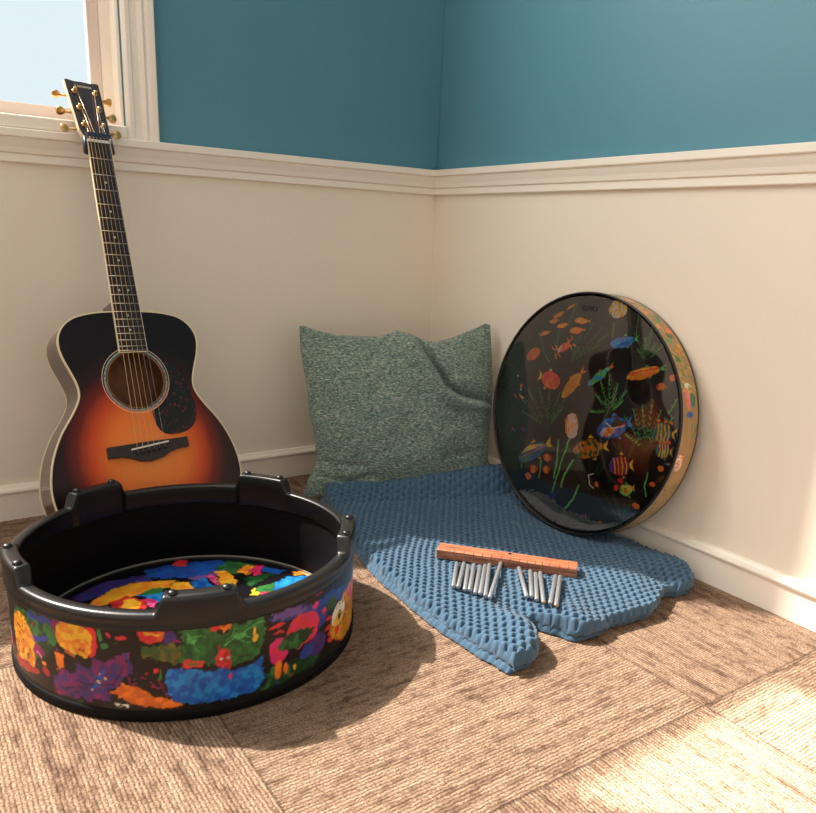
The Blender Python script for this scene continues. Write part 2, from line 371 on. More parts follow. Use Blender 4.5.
# ------------------------------------------------------------------ printed art: painted onto mesh points
PAL = dict(g1=(58,120,58), g2=(38,84,40), g3=(22,56,32), g4=(92,176,92), b1=(26,84,168), b2=(44,60,140), c1=(40,140,210), y1=(246,186,48), y2=(226,160,40), o1=(236,120,36), o2=(196,88,30),
           r1=(222,48,52), r2=(160,32,30), m1=(222,44,110), m2=(140,30,90), pk=(240,120,160), v1=(72,48,110), v2=(110,80,150), w=(228,224,206), k=(18,14,16), ol=(110,100,40), gold=(196,160,98))
PAL = {k: np.array(lin(v)) for k, v in PAL.items()}
class Paint:
    def __init__(s, P, base, soft=.0012, wob=.0022, wf=90):
        s.gain = 1.; s.P0 = P; s.C = np.tile(np.array(base, float), (len(P), 1)); s.soft = soft
        wx = fbm(P[:,0]*wf+3, P[:,1]*wf+7, 3)-.5; wy = fbm(P[:,0]*wf+31, P[:,1]*wf+57, 3)-.5
        s.P = P + np.c_[wx, wy]*wob*4
        s.rag = (fbm(P[:,0]*230+5, P[:,1]*230+8, 2)-.5)*.0075*(wob > .0018); s.n1 = fbm(P[:,0]*120+11, P[:,1]*120+5, 3); s.n2 = fbm(P[:,0]*60+71, P[:,1]*60+45, 2)
    def put(s, d, col, col2=None, edge=False):      # d signed distance (neg inside)
        a = np.clip(.5-d/s.soft, 0, 1)[:, None]; c = PAL[col] if isinstance(col, str) else np.array(col)
        c = c[None, :]*np.ones((len(d), 1))
        if col2 is not None:
            t = np.clip((s.n1-.5)*5+.35, 0, 1)[:, None]; c = c*(1-t*.75)+PAL[col2]*t*.75
        c = c*(.75+.5*s.n2)[:, None]*s.gain
        if edge: c = np.where((d > -.0011)[:, None], c*.3, c)
        s.C = s.C*(1-a)+c*a
    def ell(s, col, p, rx, ry, ang=0, col2=None, P=None):
        P = s.P if P is None else P
        q = P-np.array(p); a = math.radians(ang); x = q[:,0]*math.cos(a)+q[:,1]*math.sin(a); y = -q[:,0]*math.sin(a)+q[:,1]*math.cos(a)
        s.put((np.hypot(x/rx, y/ry)-1)*min(rx, ry), col, col2)
    def poly(s, col, pts, col2=None):
        P = s.P; pts = np.array(pts); ins = np.zeros(len(P), bool); dm = np.full(len(P), 9.)
        lo = pts.min(0)-.01; hi = pts.max(0)+.01; k = np.where(((P > lo) & (P < hi)).all(1))[0]; Q = P[k]; i2 = np.zeros(len(k), bool); d2 = np.full(len(k), 9.)
        for a, b in zip(pts, np.roll(pts, -1, 0)):
            cr = ((a[1] > Q[:,1]) != (b[1] > Q[:,1])); xx = a[0]+(Q[:,1]-a[1])*(b[0]-a[0])/(b[1]-a[1]+1e-12)
            i2 ^= cr & (Q[:,0] < xx); v = b-a; t = np.clip(((Q-a)@v)/(v@v+1e-12), 0, 1); e = Q-a-t[:,None]*v; d2 = np.minimum(d2, np.hypot(e[:,0], e[:,1]))
        ins[k] = i2; dm[k] = d2; s.put(np.where(ins, -dm, dm)+s.rag, col, col2, True)
    def stroke(s, col, w, pts, raw=False):
        P = s.P0 if raw else s.P; pts = np.array(pts, float); lo = pts.min(0)-w-.005; hi = pts.max(0)+w+.005
        k = np.where(((P > lo) & (P < hi)).all(1))[0]; Q = P[k]; d = np.full(len(k), 9.)
        for a, b in zip(pts[:-1], pts[1:]):
            v = b-a; t = np.clip(((Q-a)@v)/(v@v+1e-12), 0, 1); e = Q-a-t[:,None]*v; d = np.minimum(d, np.hypot(e[:,0], e[:,1]))
        D = np.full(len(P), 9.); D[k] = d-w/2; s.put(D, col)
    def coral(s, col, base, tips):
        base = np.array(base); rg = random.Random(int(abs(base[0]*1e4))+len(tips))
        for t in tips:
            t = np.array(t); mid = base*.55+t*.45+np.array([rg.uniform(-.006, .006), rg.uniform(-.004, .004)])
            s.stroke('g3', .0016, [base, mid, t])
            for k in range(7):
                u = .30+.70*k/6; p = base+(t-base)*u if u > .45 else base+(mid-base)*u/.45; L = .008*(1.1-.4*u)
                for sg in (-1, 1): s.stroke(col, .0011, [p, p+np.array([sg*L*.6+rg.uniform(-.002, .002), L*rg.uniform(.6, 1.1)])], True)
            s.stroke(col, .0016, [mid*.4+t*.6, t], True)
    def fish(s, kind, a, b, h):
        a = np.array(a); b = np.array(b); L = np.linalg.norm(b-a); d = (b-a)/L; n = np.array([-d[1], d[0]])
        if n[1] < 0: n = -n
        loc = lambda x, y: tuple(a+d*x*L+n*y*h)
        ang = math.degrees(math.atan2(d[1], d[0]))
        S = {'f1':('o1','y2',None), 'f2':('r1','o1','y1'), 'f3':('y2','o1','k'), 'f4':('g4','c1','o1'), 'f5':('o1','y1','g4'), 'f6':('c1','b1','g4'), 'f7':('r1','o1','g1'), 'f8':('b1','c1','w'),
             'f9':('g1','b2','y1'), 'f10':('b1','g1','y1'), 'f11':('g2','o1','y1'), 'f12':('r2','b2','y1'), 'f13':('k','k','w'), 'f14':('g4','y1','k')}
        if kind in S:
            c, c2, f = S[kind]
            tail = f if f and f not in ('k', 'w') else c2
            s.poly(tail, [loc(.72, 0), loc(1.02, .62), loc(.93, 0), loc(1.0, -.62)])
            if f: s.poly(tail, [loc(.3, .7), loc(.55, 1.35), loc(.72, .5)]); s.poly(tail, [loc(.35, -.7), loc(.6, -1.25), loc(.68, -.5)])
            s.ell('k', loc(.42, 0), L*.43, h*1.06, ang)
            s.ell(c, loc(.42, 0), L*.40, h*.92, ang, c2)
            if kind in ('f3',):
                for k in range(5): s.stroke('k', .0013, [loc(.15, -.6+.3*k), loc(.75, -.5+.25*k)])
            if kind in ('f7', 'f9', 'f12', 'f11'):
                for k in range(3 if kind == 'f7' else 4): x = .22+.15*k; s.stroke('y1' if kind != 'f11' else 'o1', .0022 if kind != 'f7' else .0013, [loc(x, -.75), loc(x+.05, 0), loc(x, .75)])
            if kind == 'f9':
                for k in range(3): s.ell('o1', loc(.25+.25*k, 1.05), .0035, .0035)
            if kind == 'f8':
                s.ell('o1', loc(.30, -.25), L*.2, h*.4, ang, 'w'); s.poly('g3', [loc(.35, .1), loc(.6, .8), loc(.8, .1), loc(.6, -.1)]); s.stroke('w', .003, [loc(.3, .6), loc(.45, -.05), loc(.75, -.1)]); s.stroke('r1', .002, [loc(.6, -.1), loc(.78, 0)])
            if kind == 'f10': s.poly('y1', [loc(.1, .5), loc(.4, 1.0), loc(.85, .1), loc(.45, .35)]); s.stroke('o1', .0016, [loc(.1, .1), loc(.8, -.05)])
            if kind == 'f13': s.stroke('w', .0022, [loc(.15, .9), loc(.0, 0), loc(.3, -.9), loc(.6, -.8)]); s.ell('o1', loc(.6, .1), .004, .006, 30)
            if kind == 'f14': s.ell('y1', loc(.4, 0), h*.6, h*.6); s.ell('k', loc(.4, 0), h*.42, h*.42); s.ell('y2', loc(.4, 0), h*.25, h*.25)
            if kind == 'f5': s.stroke('r1', .003, [loc(.15, .35), loc(.5, .45), loc(.8, .1)])
            s.ell('k', loc(.14, .15), .0011, .0011)
        elif kind == 'crab':
            s.ell('r1', loc(.5, 0), L*.36, h*.62, ang, 'w')
            for x in (-.05, .15, .85, 1.05):
                s.stroke('o1', .0018, [loc(.5, 0), loc(x, .6), loc(x-.02, 1.2)]); s.stroke('o1', .0018, [loc(.5, 0), loc(x, -.5), loc(x+.03, -1.1)])
        else:
            m = (a+b)/2; c = {'shell':'o1', 'shell2':'y2', 'shell3':'o1'}[kind]
            s.ell('k', m, L*.52, h*1.08, ang); s.ell(c, m, L*.48, h, ang, 'w' if kind != 'shell' else 'o2')
            for k in range(5):
                y = -.7+.35*k; s.stroke('k' if kind == 'shell2' else ('w' if kind == 'shell3' else 'r2'), .0014, [loc(.1, y*.5) if kind != 'shell2' else loc(.1+.2*k, -.8), loc(.5, y) if kind != 'shell2' else loc(.2+.2*k, 0), loc(.92, y*.6) if kind != 'shell2' else loc(.1+.2*k, .8)])
    def run(s, items):
        for it in items:
            k = it[0]
            if k == 'e': s.ell(it[1], it[2], max(it[3], .0012), max(it[4], .0012), it[5], it[6])
            elif k == 'p': s.poly(it[1], it[2], it[3])
            elif k == 's': s.stroke(it[1], it[2], it[3])
            elif k == 'c': s.coral(it[1], it[2], it[3])
            else: s.fish(*it)
BAND=[('p','g3',[(0.894,0.125),(0.95,0.138),(1.0,0.131),(1.002,0.106),(0.967,0.065),(0.93,0.063),(0.879,0.08)],'g1'),('s','b2',0.0105,[(0.942,0.128),(0.994,0.132)]),('s','b2',0.0081,[(0.942,0.092),(0.975,0.102)]),('e','y2',(0.913,0.075),0.0355,0.0454,0,'o2'),('s','r2',0.0144,[(0.881,0.033),(0.933,0.04)]),('e','m2',(0.955,0.078),0.0139,0.008,0,None),('s','pk',0.0031,[(0.952,0.075),(0.96,0.07)]),('e','r2',(0.97,0.049),0.0076,0.008,0,None),('e','r2',(0.946,0.042),0.0087,0.0049,0,None),('e','o1',(0.967,0.061),0.0054,0.0033,0,None),('e','m2',(1.004,0.127),0.0153,0.012,0,None),('e','r1',(1.055,0.119),0.0078,0.0268,0,None),('e','y1',(1.026,0.117),0.0297,0.0248,0,'o1'),('e','o1',(1.04,0.104),0.0144,0.0136,0,'y1'),('e','k',(1.036,0.101),0.0016,0.0016,0,None),('e','k',(1.043,0.101),0.0016,0.0016,0,None),('e','y1',(1.042,0.121),0.0099,0.0042,0,None),('p','o1',[(0.991,0.088),(1.009,0.089),(1.01,0.065),(0.994,0.057)],None),('s','o2',0.0033,[(1.01,0.093),(1.025,0.089)]),('p','v1',[(0.982,0.043),(1.001,0.065),(1.023,0.065),(1.029,0.079),(1.052,0.079),(1.064,0.097),(1.072,0.088),(1.108,0.109),(1.112,0.075),(1.096,0.065),(1.088,0.051),(1.077,0.044),(1.083,0.028),(1.051,0.026),(1.014,0.022),(0.986,0.023)],'m2'),('s','k',0.0012,[(1.022,0.055),(1.045,0.049),(1.082,0.058),(1.104,0.093)]),('s','k',0.0013,[(1.003,0.034),(1.045,0.049)]),('s','k',0.0012,[(1.019,0.028),(1.041,0.044)]),('s','b1',0.0046,[(1.071,0.075),(1.062,0.057),(1.052,0.042)]),('s','b1',0.0024,[(1.055,0.062),(1.075,0.063)]),('s','b1',0.0019,[(1.055,0.05),(1.067,0.047)]),('e','y1',(1.061,0.057),0.0021,0.002,0,None),('e','y1',(1.073,0.064),0.002,0.002,0,None),('e','y1',(1.052,0.042),0.0021,0.0015,0,None),('e','y1',(1.065,0.069),0.0016,0.0016,0,None),('p','o1',[(1.075,0.042),(1.095,0.059),(1.115,0.057),(1.134,0.042),(1.159,0.035),(1.173,0.028),(1.177,0.02),(1.133,0.022),(1.107,0.025),(1.094,0.037)],'o2'),('p','w',[(1.086,0.028),(1.1,0.028),(1.105,0.022),(1.086,0.022)],None),('e','r2',(0.99,0.025),0.0051,0.0021,0,None),('e','r1',(1.136,0.132),0.0174,0.012,0,'o1'),('s','y1',0.0028,[(1.129,0.136),(1.148,0.134)]),('e','v1',(1.161,0.128),0.0095,0.012,0,None),('p','ol',[(1.123,0.118),(1.144,0.116),(1.163,0.122),(1.176,0.108),(1.182,0.091),(1.161,0.085),(1.146,0.096),(1.124,0.096)],'g2'),('e','r1',(1.08,0.13),0.0036,0.0036,0,None),('e','r1',(1.096,0.127),0.0082,0.0033,0,None),('e','g1',(1.074,0.113),0.0063,0.0044,0,None),('s','g1',0.005,[(1.068,0.135),(1.069,0.121)]),('s','m2',0.0016,[(1.103,0.067),(1.11,0.057),(1.115,0.061)]),('s','m2',0.0018,[(1.116,0.068),(1.125,0.068)]),('s','m2',0.002,[(1.131,0.063),(1.141,0.053),(1.146,0.057)]),('s','r2',0.0014,[(1.141,0.068),(1.153,0.041)]),('s','g1',0.0035,[(1.145,0.079),(1.144,0.068)]),('e','r1',(1.139,0.079),0.0024,0.0038,0,None),('s','r2',0.0014,[(1.098,0.093),(1.104,0.086)]),('p','g2',[(1.174,0.138),(1.213,0.14),(1.228,0.123),(1.247,0.135),(1.291,0.138),(1.287,0.097),(1.276,0.079),(1.239,0.069),(1.211,0.08),(1.199,0.086),(1.172,0.088)],'g1'),('s','g4',0.0015,[(1.23,0.105),(1.266,0.125),(1.287,0.13)]),('s','g4',0.0011,[(1.253,0.118),(1.276,0.108)]),('s','g4',0.0015,[(1.18,0.131),(1.196,0.101)]),('s','k',0.0009,[(1.213,0.133),(1.221,0.096),(1.202,0.086)]),('s','g4',0.0011,[(1.234,0.112),(1.247,0.126)]),('s','g4',0.0011,[(1.243,0.113),(1.266,0.103)]),('s','g4',0.0011,[(1.191,0.126),(1.206,0.124)]),('s','g3',0.0014,[(1.221,0.104),(1.242,0.084),(1.269,0.085)]),('s','g3',0.0012,[(1.176,0.117),(1.19,0.091)]),('e','g4',(1.251,0.115),0.0095,0.0056,0,'g1'),('e','g4',(1.188,0.121),0.0078,0.0054,0,'g1'),('p','o1',[(1.219,0.137),(1.245,0.14),(1.242,0.131),(1.229,0.128)],None),('e','r1',(1.217,0.135),0.0066,0.0036,0,None),('e','y1',(1.275,0.106),0.0054,0.006,0,None),('e','y1',(1.273,0.118),0.0022,0.0064,0,None),('e','r1',(1.23,0.084),0.0108,0.0168,0,'r2'),('s','r2',0.0015,[(1.223,0.107),(1.224,0.098)]),('e','w',(1.227,0.085),0.0025,0.0024,0,None),('e','w',(1.236,0.087),0.0022,0.0032,0,None),('e','k',(1.228,0.084),0.0012,0.0012,0,None),('e','k',(1.236,0.086),0.0012,0.0016,0,None),('e','r1',(1.19,0.086),0.0133,0.0068,0,None),('e','ol',(1.191,0.086),0.0089,0.0032,0,None),('p','b1',[(1.154,0.08),(1.172,0.082),(1.199,0.076),(1.217,0.069),(1.225,0.075),(1.239,0.064),(1.265,0.066),(1.284,0.074),(1.286,0.042),(1.275,0.023),(1.241,0.022),(1.188,0.022),(1.161,0.03),(1.152,0.049)],'c1'),('e','r1',(1.237,0.058),0.0028,0.0048,0,None),('p','g3',[(1.276,0.023),(1.301,0.054),(1.32,0.052),(1.35,0.047),(1.391,0.037),(1.391,0.023),(1.332,0.022),(1.3,0.022)],'g1'),('p','b2',[(1.294,0.13),(1.341,0.135),(1.39,0.122),(1.414,0.13),(1.554,0.095),(1.553,0.071),(1.429,0.104),(1.391,0.075),(1.359,0.108),(1.328,0.115),(1.298,0.125)],'b1'),('p','v2',[(1.298,0.134),(1.333,0.135),(1.369,0.125),(1.35,0.115),(1.301,0.125)],None),('e','m1',(1.387,0.138),0.0126,0.0056,0,None),('e','m1',(1.402,0.103),0.0067,0.0064,0,None),('e','m1',(1.38,0.12),0.0063,0.0056,0,None),('e','v1',(1.385,0.054),0.0201,0.02,0,None),('e','b2',(1.362,0.049),0.0135,0.0088,0,None),('e','r1',(1.355,0.091),0.0322,0.0272,0,'m1'),('e','b2',(1.363,0.054),0.0097,0.008,0,None),('e','m1',(1.311,0.074),0.0152,0.0208,0,'r1'),('e','g3',(1.341,0.081),0.0302,0.0144,0,'g1'),('s','g3',0.0038,[(1.359,0.079),(1.377,0.087)]),('s','g3',0.0038,[(1.359,0.075),(1.372,0.08)]),('e','r1',(1.305,0.113),0.0091,0.0032,0,None),('e','r1',(1.314,0.115),0.0074,0.0024,0,None),('e','r1',(1.312,0.103),0.0082,0.0024,0,None),('e','o1',(1.309,0.045),0.0054,0.0136,0,None),('e','o1',(1.323,0.043),0.004,0.008,0,None),('e','y1',(1.338,0.037),0.0031,0.0036,0,None),('e','r2',(1.332,0.027),0.0036,0.0018,0,None),('e','g2',(1.422,0.104),0.0161,0.0104,0,None),('e','r1',(1.415,0.083),0.0091,0.0036,0,None),('e','r1',(1.419,0.067),0.0122,0.0048,0,None),('e','r1',(1.426,0.054),0.0161,0.0049,0,None),('e','r1',(1.423,0.045),0.0125,0.004,0,None),('e','r1',(1.464,0.028),0.0097,0.006,0,None),('e','y2',(1.495,0.062),0.0759,0.042,0,'o2'),('e','w',(1.448,0.077),0.0236,0.0192,0,None),('e','y1',(1.446,0.068),0.0157,0.0088,0,None),('e','k',(1.45,0.07),0.0056,0.0032,0,None),('e','m1',(1.519,0.09),0.0304,0.011,0,None),('e','r1',(1.442,0.05),0.0089,0.0061,0,None)]
HEAD=[('p','v1',[(-0.158,0.184),(-0.099,0.213),(-0.014,0.207),(-0.017,0.175),(-0.092,0.169),(-0.148,0.148)],'b2'),('p','b1',[(-0.022,0.226),(0.02,0.233),(0.064,0.225),(0.127,0.205),(0.129,0.163),(0.086,0.148),(0.001,0.172),(-0.023,0.196)],'b2'),('e','r1',(0.053,0.227),0.0148,0.0142,0,None),('p','g2',[(0.101,0.17),(0.138,0.195),(0.178,0.15),(0.138,0.122),(0.107,0.149)],'g1'),('p','v2',[(0.042,0.156),(0.089,0.158),(0.123,0.157),(0.101,0.134),(0.049,0.138)],None),('p','y2',[(-0.145,0.136),(-0.09,0.176),(-0.046,0.183),(0.023,0.159),(0.009,0.128),(-0.028,0.133),(-0.068,0.132),(-0.121,0.118)],'o1'),('p','w',[(-0.142,0.123),(-0.111,0.112),(-0.1,0.087),(-0.13,0.102)],None),('p','r1',[(-0.109,0.13),(-0.07,0.136),(-0.047,0.101),(-0.071,0.061),(-0.101,0.08)],'r2'),('e','y1',(-0.075,0.099),0.014,0.024,0,'o1'),('p','m1',[(-0.054,0.109),(-0.039,0.116),(-0.032,0.089),(-0.047,0.068)],'pk'),('p','c1',[(-0.056,0.133),(-0.013,0.124),(-0.013,0.091),(-0.031,0.081),(-0.045,0.119)],'b1'),('e','g1',(-0.028,0.133),0.0175,0.0122,0,None),('p','y1',[(0.008,0.148),(0.037,0.141),(0.042,0.093),(-0.011,0.1)],'o1'),('p','b1',[(0.039,0.136),(0.071,0.143),(0.075,0.099),(0.041,0.094)],'c1'),('p','m1',[(0.076,0.148),(0.09,0.149),(0.088,0.099),(0.077,0.097)],'pk'),('p','y1',[(0.096,0.16),(0.122,0.149),(0.115,0.085),(0.084,0.089)],'o1'),('p','o1',[(0.132,0.143),(0.163,0.159),(0.179,0.135),(0.143,0.111)],'y1'),('p','m1',[(0.148,0.12),(0.18,0.156),(0.187,0.13),(0.169,0.114),(0.18,0.09),(0.152,0.089),(0.158,0.12)],'r1'),('p','g2',[(0.131,0.105),(0.187,0.104),(0.228,0.099),(0.174,0.059),(0.129,0.068)],'g3'),('p','b1',[(0.184,0.132),(0.224,0.092),(0.195,0.09),(0.177,0.115)],None),('p','k',[(0.146,0.075),(0.228,0.099),(0.243,0.085),(0.172,0.055),(0.139,0.058)],None),('p','c1',[(0.143,0.036),(0.207,0.07),(0.264,0.052),(0.251,0.041),(0.19,0.018),(0.148,0.017)],'b1'),('p','o1',[(0.224,0.083),(0.248,0.087),(0.257,0.052),(0.225,0.07)],'y1'),('p','g1',[(0.132,0.058),(0.179,0.056),(0.159,0.027),(0.128,0.032)],'g2'),('p','y1',[(0.128,0.057),(0.139,0.058),(0.13,0.02),(0.119,0.026)],None),('p','m1',[(0.135,0.033),(0.159,0.027),(0.156,0.005),(0.131,0.008)],'pk')]
OCEAN=[('c','g1',(-0.123,-0.061),[(-0.233,-0.001),(-0.201,0.014),(-0.169,0.024),(-0.136,0.026),(-0.104,0.028),(-0.081,0.028),(-0.213,-0.039),(-0.087,-0.004)]),('c','g2',(-0.087,0.101),[(-0.081,0.16),(-0.065,0.177),(-0.039,0.195),(-0.01,0.191),(0.007,0.179),(-0.011,0.154),(-0.066,0.139)]),('c','g1',(0.117,0.141),[(0.081,0.188),(0.107,0.185),(0.134,0.175),(0.151,0.173),(0.092,0.158),(0.119,0.207)]),('c','g4',(0.049,0.009),[(-0.003,0.005),(0.003,0.045),(0.01,0.076),(0.031,0.091),(0.057,0.077),(0.081,0.067),(0.077,0.044)]),('c','g4',(0.158,-0.046),[(0.094,0.011),(0.111,0.03),(0.13,0.044),(0.152,0.059),(0.176,0.043),(0.206,0.07),(0.101,-0.024),(0.192,0.026),(0.206,0.036)]),('c','g3',(0.031,-0.172),[(-0.029,-0.126),(-0.013,-0.106),(0.015,-0.098),(0.045,-0.106),(0.062,-0.094)]),('c','g3',(0.136,-0.22),[(0.067,-0.161),(0.074,-0.128),(0.093,-0.153),(0.121,-0.115),(0.146,-0.145),(0.17,-0.174),(0.075,-0.197),(0.107,-0.172)]),('c','g2',(0.115,-0.087),[(0.07,-0.046),(0.089,-0.049),(0.128,-0.025),(0.085,-0.072)]),('s','g1',0.0022,[(-0.198,0.16),(-0.172,0.116),(-0.151,0.095)]),('s','g1',0.002,[(-0.136,0.176),(-0.137,0.105)]),('s','g1',0.002,[(-0.093,0.238),(-0.109,0.194)]),('s','g1',0.002,[(0.018,0.209),(0.022,0.173)]),('s','g1',0.002,[(0.079,0.237),(0.081,0.188)]),('s','g4',0.004,[(-0.049,-0.059),(-0.062,-0.119),(-0.079,-0.213)]),('s','g4',0.0045,[(-0.084,-0.08),(-0.078,-0.127),(-0.08,-0.172)]),('s','g4',0.0045,[(-0.03,-0.114),(-0.049,-0.155),(-0.053,-0.185)]),('s','g4',0.0045,[(-0.002,-0.168),(-0.012,-0.205),(-0.036,-0.241)]),('s','g4',0.0035,[(-0.127,-0.14),(-0.126,-0.186)]),('s','g4',0.0035,[(-0.193,-0.153),(-0.186,-0.184)]),('s','g4',0.003,[(0.174,-0.089),(0.172,-0.119),(0.179,-0.138)]),('f1',(-0.123,0.222),(-0.096,0.24),0.004),('f1',(-0.16,0.199),(-0.126,0.217),0.0049),('f1',(-0.171,0.187),(-0.139,0.197),0.0044),('f1',(-0.145,0.179),(-0.108,0.191),0.0064),('f1',(-0.092,0.2),(-0.045,0.203),0.0066),('f1',(-0.104,0.174),(-0.056,0.183),0.0073),('f1',(-0.194,0.154),(-0.16,0.168),0.0042),('crab',(-0.137,0.12),(-0.089,0.151),0.0132),('shell',(-0.227,0.093),(-0.185,0.119),0.0132),('f2',(-0.107,0.049),(-0.179,0.06),0.0214),('f3',(-0.094,0.02),(-0.04,0.099),0.014),('f4',(-0.024,0.062),(0.038,0.119),0.0095),('f5',(0.076,0.096),(0.171,0.135),0.012),('f6',(0.019,0.159),(0.092,0.183),0.0124),('shell2',(-0.001,0.236),(0.049,0.237),0.0184),('f7',(0.154,0.091),(0.183,0.095),0.0082),('f7',(0.195,0.117),(0.177,0.111),0.0076),('shell3',(-0.057,-0.008),(-0.046,-0.067),0.0197),('f8',(0.023,-0.036),(0.114,0.008),0.024),('f9',(0.165,-0.001),(0.222,0.005),0.0218),('f9',(0.181,-0.037),(0.222,-0.031),0.0164),('f10',(-0.204,-0.16),(-0.103,-0.088),0.0198),('f7',(-0.122,-0.13),(-0.092,-0.127),0.0097),('f7',(-0.159,-0.17),(-0.133,-0.166),0.0097),('f7',(-0.118,-0.161),(-0.093,-0.155),0.0091),('f7',(-0.173,-0.194),(-0.147,-0.186),0.0099),('f11',(-0.034,-0.095),(0.063,-0.057),0.0231),('f12',(0.071,-0.102),(0.136,-0.082),0.0231),('f13',(0.021,-0.136),(0.065,-0.162),0.0146),('f14',(0.111,-0.148),(0.149,-0.13),0.0141),('e','o1',(0.201,-0.071),0.007,0.006,0,'r1'),('e','r1',(0.189,-0.11),0.007,0.005,0,'o1'),('e','o1',(0.159,-0.165),0.009,0.006,0,'r1'),('e','r1',(0.11,-0.125),0.007,0.006,0,'o2'),('e','r1',(0.101,-0.143),0.006,0.007,0,'o2'),('e','r1',(-0.118,-0.225),0.006,0.008,0,'o1'),('e','g4',(-0.098,-0.228),0.003,0.006,0,None),('e','b2',(-0.076,-0.213),0.007,0.008,0,None),('e','k',(-0.076,-0.213),0.004,0.005,0,None),('e','o1',(-0.013,-0.238),0.005,0.003,0,None),('e','r1',(0.031,-0.234),0.005,0.007,0,'o1'),('e','o1',(0.075,-0.233),0.005,0.005,0,None),('e','r1',(0.006,-0.24),0.004,0.003,0,None),('e','o2',(-0.232,0.024),0.004,0.005,0,None),('e','o1',(-0.223,-0.003),0.007,0.003,-20,None),('e','w',(-0.249,0.047),0.003,0.002,0,None),('e','o2',(-0.247,-0.004),0.006,0.0015,-30,None),('e','w',(-0.23,0.015),0.003,0.002,0,None),('e','r2',(-0.238,-0.087),0.004,0.004,0,None),('e','b2',(-0.231,-0.09),0.003,0.003,0,None),('e','b2',(-0.2,-0.082),0.005,0.005,0,None),('e','r2',(-0.207,-0.08),0.003,0.003,0,None),('e','b1',(0.175,0.157),0.002,0.002,0,None)]


def revolve(prof_fn, nth, close=False):
    v = []; npf = None
    for i in range(nth):
        th = 2*PI*i/nth; pr = prof_fn(th); npf = len(pr)
        for r, z in pr: v.append((r*math.cos(th), r*math.sin(th), z))
    f = []
    for i in range(nth):
        i2 = (i+1) % nth
        for j in range(npf-1 if not close else npf):
            j2 = (j+1) % npf; f.append((i*npf+j, i2*npf+j, i2*npf+j2, i*npf+j2))
    return np.array(v), f

# ------------------------------------------------------------------ gathering drum (open side up)
DC = np.array([-.945, -.664, 0.])
drum = empty('floor_drum', tuple(DC), 'large round black floor drum with open top and bright rainforest print, standing on the carpet', 'drum')
def smooth(t): t = min(1, max(0, t)); return t*t*(3-2*t)
def lobe(th):
    d = math.degrees(th); best = min(abs((d-(-105+72*k)+180) % 360-180) for k in range(5))
    return 1-smooth((best-9.9)/2.8)
def rimprof(th):
    L = lobe(th); h = .1625+.0250*L; ri = .2530-.004*L
    return [(.2690, .138), (.2722, .1385), (.2730, .1405), (.2722, .1425), (.2722, .150), (.2728, .152), (.2728, h-.0065), (.2720, h-.0038), (.2704, h-.0017), (.2682, h-.0004), (.2660, h), (ri+.003, h), (ri+.0006, h-.0012), (ri, h-.004), (ri, .128), (ri+.002, .1255), (.2575, .124), (.2575, .118)]
v, f = revolve(rimprof, 720); o = mesh_obj('top_rim', v+DC, f, M['black'], drum, True)
for k in range(5):
    for s in (-1, 1):
        a = math.radians(-105+72*k+s*7.6); r = .2625; cx, cy = DC[0]+r*math.cos(a), DC[1]+r*math.sin(a)
        mb = MB(); mb.tube([(cx, cy, .187), (cx, cy, .189), (cx, cy, .191), (cx, cy, .1923), (cx, cy, .1928)], [.0066, .0066, .0058, .0038, .0008], 16)
        mb.build('rest_knob', M['black'], drum, True)
nth, nz = 1000, 76
th = np.linspace(.5*PI, 2.5*PI, nth, endpoint=False); zz = np.linspace(.016, .139, nz)
TH, ZZ = np.meshgrid(th, zz, indexing='ij'); R_ = .270
P = np.c_[(TH*R_).ravel(), ZZ.ravel()]
pt = Paint(P, lin((22, 17, 16)))
rg = random.Random(3)
for k in range(70):                                   # the print carries on around the far side
    x = rg.uniform(1.65*R_*0+.5*PI*R_, 2.5*PI*R_); 
    if .86 < x < 1.49: continue
    c = rg.choice(['g1','g2','b1','b2','v1','y1','o1','r1','m1','g3']); pt.ell(c, (x, rg.uniform(.03, .13)), rg.uniform(.008, .03), rg.uniform(.008, .025), rg.uniform(0, 90), rg.choice(['g2','v2','o2','y2','c1']))
pt.run(BAND)
# dark loops in the yellow lace
for x0, z0, rx, rz in ((.906, .078, .028, .045), (1.468, .085, .03, .04)):
    for k in range(34):
        x, z = x0+rg.uniform(-1, 1)*rx, z0+rg.uniform(-1, 1)*rz; pt.ell('k', (x, z), .0022, .0016, rg.uniform(0, 180))
for (x, z, c) in [(rg.uniform(.9, 1.48), rg.uniform(.02, .135), rg.choice(['r2','g2','m2','b2'])) for k in range(60)]:
    d = PAL[c]; 
    near = np.hypot(P[:,0]-x, P[:,1]-z) < .003
    if pt.C[near].mean() < .03: pt.ell(c, (x, z), rg.uniform(.0015, .003), rg.uniform(.001, .003), rg.uniform(0, 180))
V = np.c_[(DC[0]+R_*np.cos(TH)).ravel(), (DC[1]+R_*np.sin(TH)).ravel(), ZZ.ravel()]
o = mesh_obj('printed_shell', V, grid_faces(nth, nz, True), M['paint'], drum, True, colors=pt.C); o['label'] = 'multicoloured rainforest print around the shell'
v, f = revolve(lambda t: [(.262, .0005), (.270, .0005), (.2725, .002), (.2728, .013), (.2718, .0165), (.2695, .0175)], 360); mesh_obj('bottom_hoop', v+DC, f, M['black_matte'], drum, True)
v, f = revolve(lambda t: [(.2575, .125), (.2575, .0092), (.262, .0005)], 360); mesh_obj('inner_lining', v+DC, f, M['black_matte'], drum, True)
v, f = revolve(lambda t: [(.2575, .0092), (.2575, .0125), (.2562, .0130), (.2550, .0125), (.2550, .0092)], 360); o = mesh_obj('head_hoop', v+DC, f, M['grey_hoop'], drum, True)
